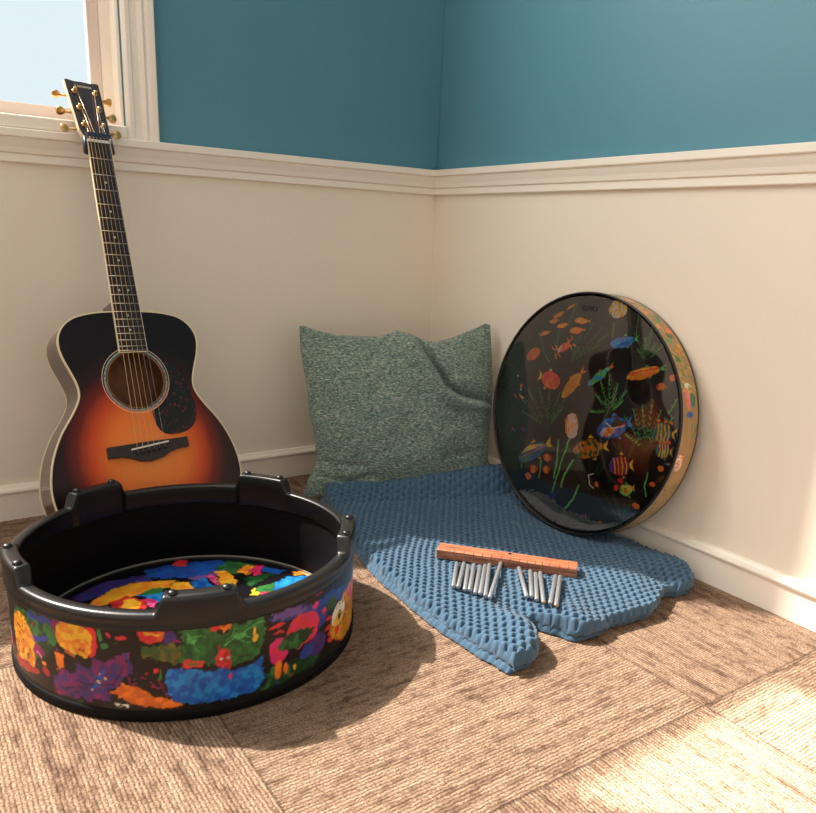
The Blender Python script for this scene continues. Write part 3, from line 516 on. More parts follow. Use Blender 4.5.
# head: polar grid
nr, na = 150, 620
rr = np.linspace(.002, .2555, nr); aa = np.linspace(0, 2*PI, na, endpoint=False); A_, B_ = np.meshgrid(aa, rr, indexing='ij')
P = np.c_[(B_*np.cos(A_)).ravel(), (B_*np.sin(A_)).ravel()]
pt = Paint(P, lin((14, 14, 18)), wob=.003)
for k in range(60):
    x, y = rg.uniform(-.25, .25), rg.uniform(-.25, .25)
    if y > -.05: continue
    pt.ell(rg.choice(['g1','g2','b1','o1','y1','r1','m1','v1']), (x, y), rg.uniform(.01, .03), rg.uniform(.01, .03), 0, rg.choice(['g2','o2','c1']))
pt.run(HEAD)
mesh_obj('printed_head', np.c_[P[:,0]+DC[0], P[:,1]+DC[1], np.full(len(P), .0095)], grid_faces(na, nr, True), M['paint_inner'], drum, True, colors=pt.C)['label'] = 'rainforest print on the drum head seen inside'

# ------------------------------------------------------------------ ocean drum leaning on the right wall
OC = np.array([-.0855, -.684, .2855]); az, el = -3.11, .096; OR = .2665; OD = .058
n_ = np.array([math.cos(az)*math.cos(el), math.sin(az)*math.cos(el), math.sin(el)]); s_ = np.cross([0, 0, 1.], n_); s_ /= np.linalg.norm(s_); u_ = np.cross(n_, s_)
def OW(a, b, c): return OC+np.outer(a, s_)+np.outer(b, u_)+np.outer(c, n_)
oroot = empty('ocean_drum', tuple(OC-u_*OR-n_*OD*.5), 'round ocean drum with clear face over fish print, leaning on the right wall', 'drum')
def orev(name, prof, mat, nth=300):
    v, f = revolve(lambda t: prof, nth); return mesh_obj(name, OW(v[:,0], v[:,1], v[:,2]), f, mat, oroot, True)
nth, nz = 900, 34
th = np.linspace(-PI, PI, nth, endpoint=False); zz = np.linspace(-OD+.004, -.004, nz); TH, ZZ = np.meshgrid(th, zz, indexing='ij')
P = np.c_[(TH*OR).ravel(), ZZ.ravel()]
pt = Paint(P, lin((172, 134, 84)), wob=.0015)
pt.C *= (.75+.5*fbm(P[:,0]*40, P[:,1]*120, 3))[:, None]
D = lambda deg: math.radians(deg)*OR
for k in range(46):                                   # bits of reef all round the rim
    x = rg.uniform(-PI*OR, PI*OR)
    if D(-62) < x < D(70): continue
    pt.ell(rg.choice(['g1','o1','gold','g2','y2']), (x, rg.uniform(-.05, -.01)), .006, .009, rg.uniform(0, 90), 'ol')
rimc = [('g4','g1'), ('o1','y2'), ('g1','c1'), ('o1','r2')]
for k, deg in enumerate(range(36, 84, 3)):
    pt.ell(['g1','o1','y2','g2'][k % 4], (D(deg), -.02-.011*(k % 3)), .009, .007, 20*k, ['ol','y2','o2','g4'][k % 4])
for k in range(140):
    x = D(rg.uniform(20, 40)); z = rg.uniform(-.053, -.006); pt.stroke('g1' if k % 3 else 'y1', .0013, [(x, z), (x+.004, z+.006)], True)
pt.ell('o1', (D(19), -.022), .022, .008, 5, 'pk'); pt.ell('g1', (D(18), -.038), .015, .009, 0, 'c1'); pt.ell('b1', (D(12), -.026), .006, .010, 0, 'c1'); pt.ell('w', (D(24), -.026), .006, .009, 0, 'g4')
for z in (-.05, -.044, -.036): pt.stroke('g1', .0022, [(D(2), z), (D(8), z)])
pt.ell('r2', (D(-9), -.018), .020, .013, 10); pt.ell('o1', (D(-9), -.018), .0185, .012, 10, 'w')
for k in range(5): pt.stroke('w', .0016, [(D(-9)-.014+.007*k, -.028), (D(-9)-.012+.007*k, -.009)])
for k in range(150):
    x = D(rg.uniform(-62, -20)); z = rg.uniform(-.053, -.006); a = rg.uniform(-.007, .007); pt.stroke(rg.choice(['g1','g2','ol','g1']), .0012, [(x, z), (x+a, z+.006)], True)
pt.ell('o1', (D(-58), -.03), .012, .01, 0, 'y2')
o = mesh_obj('printed_rim', OW(OR*np.cos(TH).ravel(), OR*np.sin(TH).ravel(), ZZ.ravel()), grid_faces(nth, nz, True), M['paint_rim'], oroot, True, colors=pt.C); o['label'] = 'gold rim printed with reef plants and fish'
orev('front_hoop', [(OR-.0042, -.004), (OR-.0038, -.0008), (OR-.002, .0002), (OR+.0006, -.0008), (OR+.0008, -.004), (OR, -.0048)], M['black'])
orev('rear_hoop', [(OR, -OD+.0045), (OR+.0006, -OD+.003), (OR, -OD), (OR-.008, -OD)], M['black'])
orev('inner_lining', [(OR-.006, -.004), (OR-.006, -OD+.004), (OR-.008, -OD)], M['black_matte'])
gx = np.linspace(-.258, .258, 380); GX_, GY_ = np.meshgrid(gx, gx, indexing='ij'); P = np.c_[GX_.ravel(), GY_.ravel()]
pt = Paint(P, lin((30, 25, 26)), wob=.0012); pt.gain = 2.9; pt.run(OCEAN)
inside = np.hypot(P[:,0], P[:,1]) < .2585; idx = -np.ones(len(P), int); idx[inside] = np.arange(inside.sum())
ff = [tuple(idx[list(q)]) for q in grid_faces(380, 380) if inside[list(q)].all()]
mesh_obj('printed_head', OW(P[inside,0], P[inside,1], np.full(inside.sum(), -OD+.004)), ff, M['paint'], oroot, True, colors=pt.C[inside])['label'] = 'black head printed with tropical fish and coral'
M['film'] = glass_mat('clear drum film', .035, ior=2.35)
v = [tuple(p) for p in OW(np.r_[0, .259*np.cos(np.linspace(0, 2*PI, 96, endpoint=False))], np.r_[0, .259*np.sin(np.linspace(0, 2*PI, 96, endpoint=False))], np.full(97, -.003))]
mesh_obj('clear_head', v, [(0, k+1, (k+1) % 96+1) for k in range(96)], M['film'], oroot, True)
# steel beads gathered at the bottom between the two heads
bv, bf = [], []
ico = bmesh.new(); bmesh.ops.create_icosphere(ico, subdivisions=1, radius=1); iv = np.array([q.co[:] for q in ico.verts]); jf = [[q.index for q in g.verts] for g in ico.faces]; ico.free()
cnt = 0
while cnt < 6500:
    x = rg.uniform(-.15, .135); y = rg.uniform(-.258, -.205); zc = rg.choice([rg.uniform(-.050, -.006), rg.uniform(-.014, -.006)])
    if math.hypot(x, y) > .2555: continue
    top = -.218-.013*math.exp(-((x+.02)/.07)**2)*0-.010*math.cos((x-.02)*18)+.0035*math.sin(x*60)
    if y > top-.004: continue
    c = OC+x*s_+y*u_+zc*n_; n0 = len(bv); bv += (iv*.0021+c).tolist(); bf += [[n0+k for k in g] for g in jf]; cnt += 1
M['bead'] = simple('small pale beads', (250, 244, 236), .4, 0, var=.3, nscale=900)
tag(mesh_obj('beads', bv, bf, M['bead'], oroot, True), 'pale beads lying at the bottom inside the drum', kind='stuff')
def text_mesh(name, txt, size, origin, ax, ay, mat, parent, ext=.0003, align='CENTER'):
    cu = bpy.data.curves.new(name, 'FONT'); cu.body = txt; cu.size = size; cu.extrude = ext; cu.align_x = align
    t = bpy.data.objects.new(name, cu); COL.objects.link(t); dg = bpy.context.evaluated_depsgraph_get(); dg.update()
    me = t.evaluated_get(dg).to_mesh(); ax = np.array(ax); ay = np.array(ay); az_ = np.cross(ax, ay)
    V = [np.array(origin)+ax*q.co[0]+ay*q.co[1]+az_*q.co[2] for q in me.vertices]; F = [tuple(p.vertices) for p in me.polygons]
    t.evaluated_get(dg).to_mesh_clear(); bpy.data.objects.remove(t); bpy.data.curves.remove(cu)
    return mesh_obj(name, V, F, mat, parent)
M['ink'] = simple('black ink', (6, 5, 6), .5)
text_mesh('printed_logo', 'REMO', .0165, OC+(-.012)*s_+.226*u_-.0022*n_, s_, u_, M['ink'], oroot, .0001)

# ------------------------------------------------------------------ guitar
GP = np.array([-0.9173090221580986, -0.087711118500655, 0.8068695699019877])
wv_ = np.array([-0.35883788756454793, 0.006706653136668515, 0.11459741233240951]); thh = np.linalg.norm(wv_); kk = wv_/thh
K = np.array([[0, -kk[2], kk[1]], [kk[2], 0, -kk[0]], [-kk[1], kk[0], 0]]); GM = np.eye(3)+math.sin(thh)*K+(1-math.cos(thh))*K@K
def G(a, v, n=0): return GP+GM@np.array([a, -n, -v])
def GV(L): return [G(*p) for p in L]
BOT = .829
guitar = empty('acoustic_guitar', tuple(G(0, BOT, -.05)), 'sunburst acoustic guitar with gold tuners leaning under the window behind the round floor drum', 'guitar')
half = [(0, .3505), (.03, .3505), (.058, .352), (.085, .3565), (.108, .364), (.126, .378), (.137, .396), (.1405, .417), (.136, .442), (.1265, .468), (.1185, .492), (.1162, .510), (.1205, .527), (.136, .553), (.157, .582), (.1735, .613), (.1855, .645), (.192, .678), (.1925, .706), (.187, .738), (.174, .769), (.152, .795), (.120, .814), (.08, .8245), (.04, .8283), (0, BOT)]
hs = catmull(half, 4); outline = [tuple(p) for p in hs]+[(-p[0], p[1]) for p in hs[-2:0:-1]]
HC, HR = (-.002, .491), .0575
DEP = .088
def burst(a, v):
    q = math.hypot(a/.178, (v-.645)/(.205 if v < .645 else .19))
    st = [(0, (255, 150, 70)), (.42, (246, 128, 50)), (.62, (214, 78, 28)), (.78, (116, 32, 18)), (.92, (48, 18, 18)), (1.1, (26, 14, 16))]
    if q >= 1.1: return lin(st[-1][1])
    for (q0, c0), (q1, c1) in zip(st, st[1:]):
        if q <= q1: t = (q-q0)/(q1-q0); return tuple(np.array(lin(c0))*(1-t)+np.array(lin(c1))*t)
# soundboard: rings from the soundhole to the outline so that the burst is sampled finely
na = 360; nrg = 70; ang = np.linspace(0, 2*PI, na, endpoint=False)
OL = np.array(outline+outline[:1])
def ray_out(t):
    d = np.array([math.cos(t), math.sin(t)]); best = None; c = np.array(HC)
    for a, b in zip(OL[:-1], OL[1:]):
        e = b-a; den = d[0]*e[1]-d[1]*e[0]
        if abs(den) < 1e-12: continue
        w = a-c; tt = (w[0]*e[1]-w[1]*e[0])/den; uu = (w[0]*d[1]-w[1]*d[0])/den
        if tt > 0 and -1e-6 <= uu <= 1+1e-6: best = tt if best is None else max(best, tt)
    return best
rings = []; RO = [ray_out(t) for t in ang]
for t, ro in zip(ang, RO):
    for j in range(nrg):
        r = HR+(ro-HR)*j/(nrg-1); rings.append((HC[0]+r*math.cos(t), HC[1]+r*math.sin(t)))
cols = np.array([burst(*p) for p in rings])
V = [G(a, v, 0) for a, v in rings]
mesh_obj('soundboard', V, grid_faces(na, nrg, True), M['burst'], guitar, True, colors=cols)['label'] = 'sunburst top fading from amber to near black'
n = len(outline); SD = [G(a, v, 0) for a, v in outline]+[G(a*.995, v, -DEP) for a, v in outline]
mesh_obj('body_side', SD, [(k, (k+1) % n, n+(k+1) % n, n+k) for k in range(n)], M['mahogany'], guitar, True)
mesh_obj('back', [G(a*.995, v, -DEP+.0005) for a, v in outline], [tuple(range(n))], M['inner_wood'], guitar)
def band_on(name, pts, w, h, n0, mat, closed=True, parent=guitar):
    pts = [np.array(p) for p in pts]; v = []; m = len(pts)
    for i, p in enumerate(pts):
        t = pts[(i+1) % m]-pts[i-1]; t /= np.linalg.norm(t); nn = np.array([t[1], -t[0]])
        for a, b in ((0, n0), (0, n0+h), (w, n0+h), (w, n0)):
            q = p-nn*a; v.append(G(q[0], q[1], b))
    f = [(i*4+k, ((i+1) % m)*4+k, ((i+1) % m)*4+(k+1) % 4, i*4+(k+1) % 4) for i in range(m) for k in range(4)]
    return mesh_obj(name, v, f, mat, parent)
cen = np.array((0, .6)); pts = [np.array(p) for p in outline]
bo = band_on('binding', [p+(p-cen)/np.linalg.norm(p-cen)*.0012 for p in pts], .0024, .0072, -.006, M['cream'])
band_on('rear_binding', [p+(p-cen)/np.linalg.norm(p-cen)*.0008 for p in pts], .0025, .003, -DEP-.0005, M['cream'])
def ring(name, r0, r1, n0, h, mat):
    v, f = revolve(lambda t: [(r0, n0), (r0, n0+h), (r1, n0+h), (r1, n0)], 128, True)
    return mesh_obj(name, [G(HC[0]+p[0], HC[1]+p[1], p[2]) for p in v], f, mat, guitar)
ring('soundhole_edge', HR-.0012, HR+.001, -.003, .0036, M['inner_wood'])
ro = ring('rosette', HR+.0025, HR+.0065, -.001, .0014, M['abalone']); ro['label'] = 'pale abalone ring around the soundhole'
ring('rosette_line', HR+.0095, HR+.0105, -.001, .0013, M['cream'])
ring('rosette_line', HR+.001, HR+.003, -.001, .0013, M['pin'])
def plate(name, pts, n0, n1, mat, bev=0, parent=guitar):
    m = len(pts); v = [G(a, b, n0) for a, b in pts]+[G(a, b, n1) for a, b in pts]
    f = [tuple(range(m-1, -1, -1)), tuple(range(m, 2*m))]+[(k, (k+1) % m, m+(k+1) % m, m+k) for k in range(m)]
    o = mesh_obj(name, v, f, mat, parent)
    if bev: q = o.modifiers.new('bevel', 'BEVEL'); q.width = bev; q.segments = 2; q.limit_method = 'ANGLE'
    return o
arc = [(HC[0]+(HR+.0108)*math.cos(t), HC[1]+(HR+.0108)*math.sin(t)) for t in np.linspace(math.radians(72), math.radians(-42), 18)]
pg = arc+[tuple(p) for p in catmull([(.060, .452), (.083, .470), (.100, .500), (.111, .538), (.1135, .565), (.106, .589), (.088, .604), (.063, .609), (.040, .606), (.027, .593), (.021, .573), (.0200, .5565)], 4)][1:-1]
plate('pickguard', pg, .0002, .0016, M['tort'])
brp = [(-.083, .622), (-.050, .6205), (0, .6185), (.050, .6185), (.082, .617), (.082, .639), (.055, .641), (.038, .647), (.022, .655), (0, .6595), (-.020, .657), (-.040, .649), (-.056, .645), (-.084, .6445)]
plate('bridge', brp, 0, .008, M['rosewood'], .0012)
plate('saddle', [(-.038, .6300), (.039, .6215), (.039, .6245), (-.038, .6330)], .007, .0115, M['bone'])
def fw(v): return .0215+(.0275-.0215)*v/.434
plate('fretboard', [(-fw(0), .001), (fw(0), .001), (fw(.434), .434), (-fw(.434), .434)], .0002, .0062, M['rosewood'])
for s in (-1, 1):
    plate('fretboard_binding', [(s*fw(0), .001), (s*(fw(0)+.0014), .001), (s*(fw(.434)+.0014), .4355), (s*fw(.434), .4355)], .0002, .0064, M['cream'])
plate('fretboard_binding', [(-fw(.434), .434), (fw(.434), .434), (fw(.434), .4355), (-fw(.434), .4355)], .0002, .0064, M['cream'])
for i in range(1, 21):
    v0 = .634*(1-2**(-i/12)); w0 = fw(v0)
    if v0 > .432: v0 = .4315
    MB().tube([G(-w0, v0, .0063), G(w0, v0, .0063)], .00085, 8).build('fret', M['chrome'], guitar, True)
for i in (3, 5, 7, 9, 12, 15, 17):
    a0 = .634*(1-2**(-(i-1)/12)); b0 = .634*(1-2**(-i/12)); v0 = (a0+b0)/2
    for dx in ((-.009, .009) if i == 12 else (0,)):
        MB().tube([G(dx, v0, .006), G(dx, v0, .0066)], .0022, 14).build('inlay_dot', M['pearl'], guitar)
plate('nut', [(-.0222, -.003), (.0222, -.003), (.0222, .002), (-.0222, .002)], .0, .0088, M['bone'])
# neck: rounded back
NV = []; ks = 14
for v0 in np.linspace(-.006, .352, 30):
    w0 = fw(max(v0, 0))
    for k in range(ks): a = PI*k/(ks-1); NV.append(G(w0*math.cos(a), v0, -.0195*math.sin(a)+.0004))
nf = [(i*ks+k, i*ks+k+1, (i+1)*ks+k+1, (i+1)*ks+k) for i in range(29) for k in range(ks-1)]+[tuple(range(ks)), tuple(range(29*ks, 30*ks)), ]
nf += [(i*ks, (i+1)*ks, (i+1)*ks+ks-1, i*ks+ks-1) for i in range(29)]
mesh_obj('neck', NV, nf, M['mahogany'], guitar, True)
plate('neck_heel', [(-.022, .325), (.022, .325), (.026, .351), (-.026, .351)], -.07, 0, M['mahogany'], .004)
# headstock in its own tilted plane
TT = math.radians(14)
def HG(a, t, n=0): return G(a, -t*math.cos(TT)-n*math.sin(TT)*-1*0+math.sin(TT)*n*-1*-1*0, -t*math.sin(TT)+n*math.cos(TT)) if n == 0 else G(a, -t*math.cos(TT)+n*math.sin(TT)*-1, -t*math.sin(TT)+n*math.cos(TT))
hp = [(-.0215, .000), (-.0235, .008), (-.0305, .030), (-.0345, .150), (-.030, .1512), (-.016, .1485), (0, .1495), (.016, .1485), (.030, .1512), (.0345, .150), (.0305, .030), (.0235, .008), (.0215, .000)]
def hplate(name, pts, n0, n1, mat, parent=guitar, bev=0):
    m = len(pts); v = [HG(a, b, n0 or 1e-6) for a, b in pts]+[HG(a, b, n1 or 1e-6) for a, b in pts]
    o = mesh_obj(name, v, [tuple(range(m)), tuple(range(2*m-1, m-1, -1))]+[(k, m+k, m+(k+1) % m, (k+1) % m) for k in range(m)], mat, parent)
    if bev: q = o.modifiers.new('bevel', 'BEVEL'); q.width = bev; q.segments = 2; q.limit_method = 'ANGLE'
    return o
hd = hplate('headstock', [(a*.975, t) for a, t in hp], -.013, .0012, M['headwood'])
hb = hplate('headstock_binding', [(a*1.01, t+(.0006 if t > .1 else 0)) for a, t in hp], -.012, -.0002, M['cream'])
hx = np.array(HG(.01, .05, 1e-6))-np.array(HG(0, .05, 1e-6)); hx /= np.linalg.norm(hx); hy = np.array(HG(0, .06, 1e-6))-np.array(HG(0, .05, 1e-6)); hy /= np.linalg.norm(hy)
M['logo'] = simple('pale gold logo', (225, 215, 190), .35)
text_mesh('headstock_lettering', 'YAMAHA', .0085, HG(0, .1345, .0013), hx, hy, M['logo'], guitar, .0002)
posts = {(-1, 0): (-.019, .041), (-1, 1): (-.0195, .082), (-1, 2): (-.020, .123), (1, 0): (.019, .041), (1, 1): (.0195, .082), (1, 2): (.0205, .123)}
for (s, k), (a, t) in posts.items():
    tm = MB(); tm.tube([HG(a, t, .001), HG(a, t, .0022), HG(a, t, .0024), HG(a, t, .0028)], [.0052, .0052, .0036, .0030], 16)
    tm.tube([HG(a, t, .0024), HG(a, t, .008), HG(a, t, .0100), HG(a, t, .0104)], [.0028, .0026, .0036, .0022], 14)
    post = tm.build('tuning_post', M['gold'], guitar, True)
    g2 = MB(); g2.tube([HG(a, t, -.020), HG(a, t, -.013)], .0085, 16); g2.tube([HG(a, t, -.016), HG(s*.043, t, -.016)], .0026, 12); g2.build('tuner_housing', M['gold'], post, True)
    # button: flattened oval paddle
    bn = MB(); rw = [(0, .0030), (.003, .0062), (.008, .0088), (.013, .0086), (.0165, .0060), (.018, .0015)]
    tw = {0: .25, 1: 1.0, 2: 1.25}[k] if s < 0 else {0: .35, 1: .5, 2: 1.0}[k]
    vv = []; nn = 18
    for dx, r in rw:
        for q in range(nn):
            an = 2*PI*q/nn; y1, z1 = r*math.cos(an), .28*r*math.sin(an)+0
            vv.append(HG(s*(.043+dx), t+y1*math.cos(tw)-z1*math.sin(tw), -.016+y1*math.sin(tw)+z1*math.cos(tw)))
    ff2 = [(i*nn+q, i*nn+(q+1) % nn, (i+1)*nn+(q+1) % nn, (i+1)*nn+q) for i in range(len(rw)-1) for q in range(nn)]+[tuple(range(nn)), tuple(range((len(rw)-1)*nn, len(rw)*nn))]
    mesh_obj('tuner_button', vv, ff2, M['gold'], post, True)
sx_ = np.linspace(-.0275, .0305, 6); nx = np.linspace(-.0175, .0175, 6); order = [(-1, 0), (-1, 1), (-1, 2), (1, 2), (1, 1), (1, 0)]
for i in range(6):
    a1 = nx[i]; a2 = sx_[i]*.985; sv = .6315-.0085*(a2+.038)/.077
    pp = posts[order[i]]; r = [.00062, .00056, .0005, .00042, .00036, .00032][i]
    side = .0026*(1 if order[i][0] < 0 else -1)
    MB().tube([HG(pp[0]+side, pp[1], .0065), G(a1, -.001, .0092), G(a2, sv, .0128), G(a2*1.0, sv+.011, .008)], r, 6).build('string', M['bronze'] if i < 4 else M['steel'], guitar, True)
    MB().tube([G(a2, sv+.0115, .0078), G(a2, sv+.0115, .0105), G(a2, sv+.0115, .0118)], [.0026, .0026, .0012], 12).build('bridge_pin', M['pin'], guitar, True)
# capo: curved dark blue band around the neck at the nut
cap = empty('capo', tuple(G(0, -.004, -.02)), 'dark blue band clamped around the guitar neck just above the nut', 'capo')
cv = []; steps = 22
for v0, k1 in ((-.016, 1.0), (.010, 1.06)):
    for rr_, rd in ((.0285, .027), (.0255, .0235)):
        for k in range(steps+1):
            a = -.25+(PI+.5)*k/steps; cv.append(G(k1*rr_*math.cos(a), v0 + (.010*abs(math.cos(a)) if v0 > 0 else .006*abs(math.cos(a))), -k1*rd*math.sin(a)-.001))
q = steps+1; cf = []
for k in range(steps):
    cf += [(k, k+1, 2*q+k+1, 2*q+k), (q+k, 3*q+k, 3*q+k+1, q+k+1), (k, q+k, q+k+1, k+1), (2*q+k, 2*q+k+1, 3*q+k+1, 3*q+k)]
cf += [(0, 2*q, 3*q, q), (steps, q+steps, 3*q+steps, 2*q+steps)]
mesh_obj('rubber_band', cv, cf, M['capo'], cap, True)
plate('crossbar', [(-.0245, -.0155), (.0245, -.0155), (.0245, -.0065), (-.0245, -.0065)], .0103, .0135, M['capo'], .001, parent=cap)

# ------------------------------------------------------------------ pillow in the corner
po = np.array([-.27, -.305, .02]); ps = np.array([.911, -.412, 0.]); pu = np.array([.100, .220, .970]); pn = np.array([-.400, -.884, .242])
pu /= np.linalg.norm(pu); pn = np.cross(ps, pu); pn = pn if pn[1] < 0 else -pn
top = [(-.269, .414), (-.257, .415), (-.226, .404), (-.177, .394), (-.120, .392), (-.070, .393), (-.048, .400), (-.026, .408), (.003, .403), (.039, .388), (.072, .381), (.113, .391), (.158, .409), (.188, .421), (.205, .430), (.219, .427)]
right = [(.219, .427), (.224, .347), (.226, .252), (.221, .186), (.215, .127), (.214, .083), (.219, .050), (.222, .010)]
bot = [(-.262, -.012), (-.193, -.012), (-.107, -.012), (.002, -.012), (.113, -.008), (.19, -.004), (.222, .010)]
left = [(-.269, .414), (-.266, .354), (-.254, .285), (-.244, .200), (-.231, .130), (-.228, .070), (-.249, .034), (-.262, -.012)]
nu, nv = 150, 130; U = np.linspace(0, 1, nu); Wv = np.linspace(0, 1, nv)
T_, R2, B2, L2 = resample(top, U), resample(right, Wv), resample(bot, U), resample(left, Wv)
def coons(T, Rr, Bb, Ll, U, Wv):
    u = U[:, None, None]; w = Wv[None, :, None]
    return (1-w)*T[:, None]+w*Bb[:, None]+(1-u)*Ll[None]+u*Rr[None]-((1-u)*(1-w)*T[0]+u*(1-w)*T[-1]+(1-u)*w*Bb[0]+u*w*Bb[-1])
C2 = coons(T_, R2, B2, L2, U, Wv); UU, WW = np.meshgrid(U, Wv, indexing='ij')
base = (np.clip(np.sin(PI*UU), 0, 1)**.55)*(np.clip(np.sin(PI*WW), 0, 1)**.5)
th_f = .062*base+.007; X_, Y_ = C2[..., 0], C2[..., 1]
def dline(X, Y, pts):
    d = np.full(X.shape, 9.)
    for a, b in zip(pts[:-1], pts[1:]):
        a = np.array(a); b = np.array(b); v = b-a; t = np.clip(((X-a[0])*v[0]+(Y-a[1])*v[1])/(v@v), 0, 1); d = np.minimum(d, np.hypot(X-a[0]-t*v[0], Y-a[1]-t*v[1]))
    return d
edge = np.clip(base*1.6, 0, 1)
vd = dline(X_, Y_, [(.030, .385), (.046, .355), (.072, .315), (.100, .268), (.131, .25), (.19, .235), (.222, .225)])
rd = dline(X_, Y_, [(-.020, .405), (.022, .352), (.052, .305), (.082, .255), (.120, .228), (.2, .210)])
rd2 = dline(X_, Y_, [(.060, .36), (.100, .31), (.15, .285), (.21, .27)])
th_f = th_f+edge*(-.034*np.exp(-(vd/.008)**2)+.022*np.exp(-(rd/.018)**2)+.006*np.exp(-(rd2/.02)**2))
for pts, am, sg in ([[(-.24, .05), (-.19, .035), (-.14, .03), (-.09, .045)], -.012, .007], [[(-.235, .085), (-.18, .072), (-.12, .070)], -.007, .007], [[(-.22, .02), (-.17, .008)], -.008, .006], [[(.22, .20), (.15, .20), (.10, .21)], -.006, .008],
                   [[(.21, .105), (.15, .10), (.09, .09)], -.007, .008], [[(.22, .17), (.17, .16)], -.006, .006], [[(-.24, .22), (-.20, .20)], -.005, .008], [[(-.25, .30), (-.20, .29)], -.004, .008], [[(-.05, .38), (-.10, .32)], -.004, .012]):
    th_f = th_f+am*np.exp(-(dline(X_, Y_, pts)/sg)**2)*edge
th_f = th_f+edge*.016*(fbm(X_*14+5, Y_*14+9, 3)-.5)+edge*.0022*(fbm(X_*160, Y_*260, 2)-.5)
front = po+C2[..., 0, None]*ps+C2[..., 1, None]*pu+(th_f+.003)[..., None]*pn
back = po+C2[..., 0, None]*ps+C2[..., 1, None]*pu-(.045*base+.003)[..., None]*pn
V = np.r_[front.reshape(-1, 3), back.reshape(-1, 3)]
V[:, 0] = np.minimum(V[:, 0], -.014); V[:, 1] = np.minimum(V[:, 1], -.016); V[:, 2] = np.maximum(V[:, 2], .004)
gf = grid_faces(nu, nv); NN = nu*nv; F = [tuple(reversed(q)) for q in gf]+[tuple(i+NN for i in q) for q in gf]
per = [i*nv for i in range(nu)]+[(nu-1)*nv+j for j in range(1, nv)]+[i*nv+nv-1 for i in range(nu-2, -1, -1)]+[j for j in range(nv-2, 0, -1)]
F += [(per[k], per[(k+1) % len(per)], per[(k+1) % len(per)]+NN, per[k]+NN) for k in range(len(per))]
pil = mesh_obj('throw_pillow', V, F, M['chenille'], None, True, loc=(-.27, -.305, 0)); tag(pil, 'sage green chenille throw pillow propped in the room corner behind the blue blanket', 'pillow')

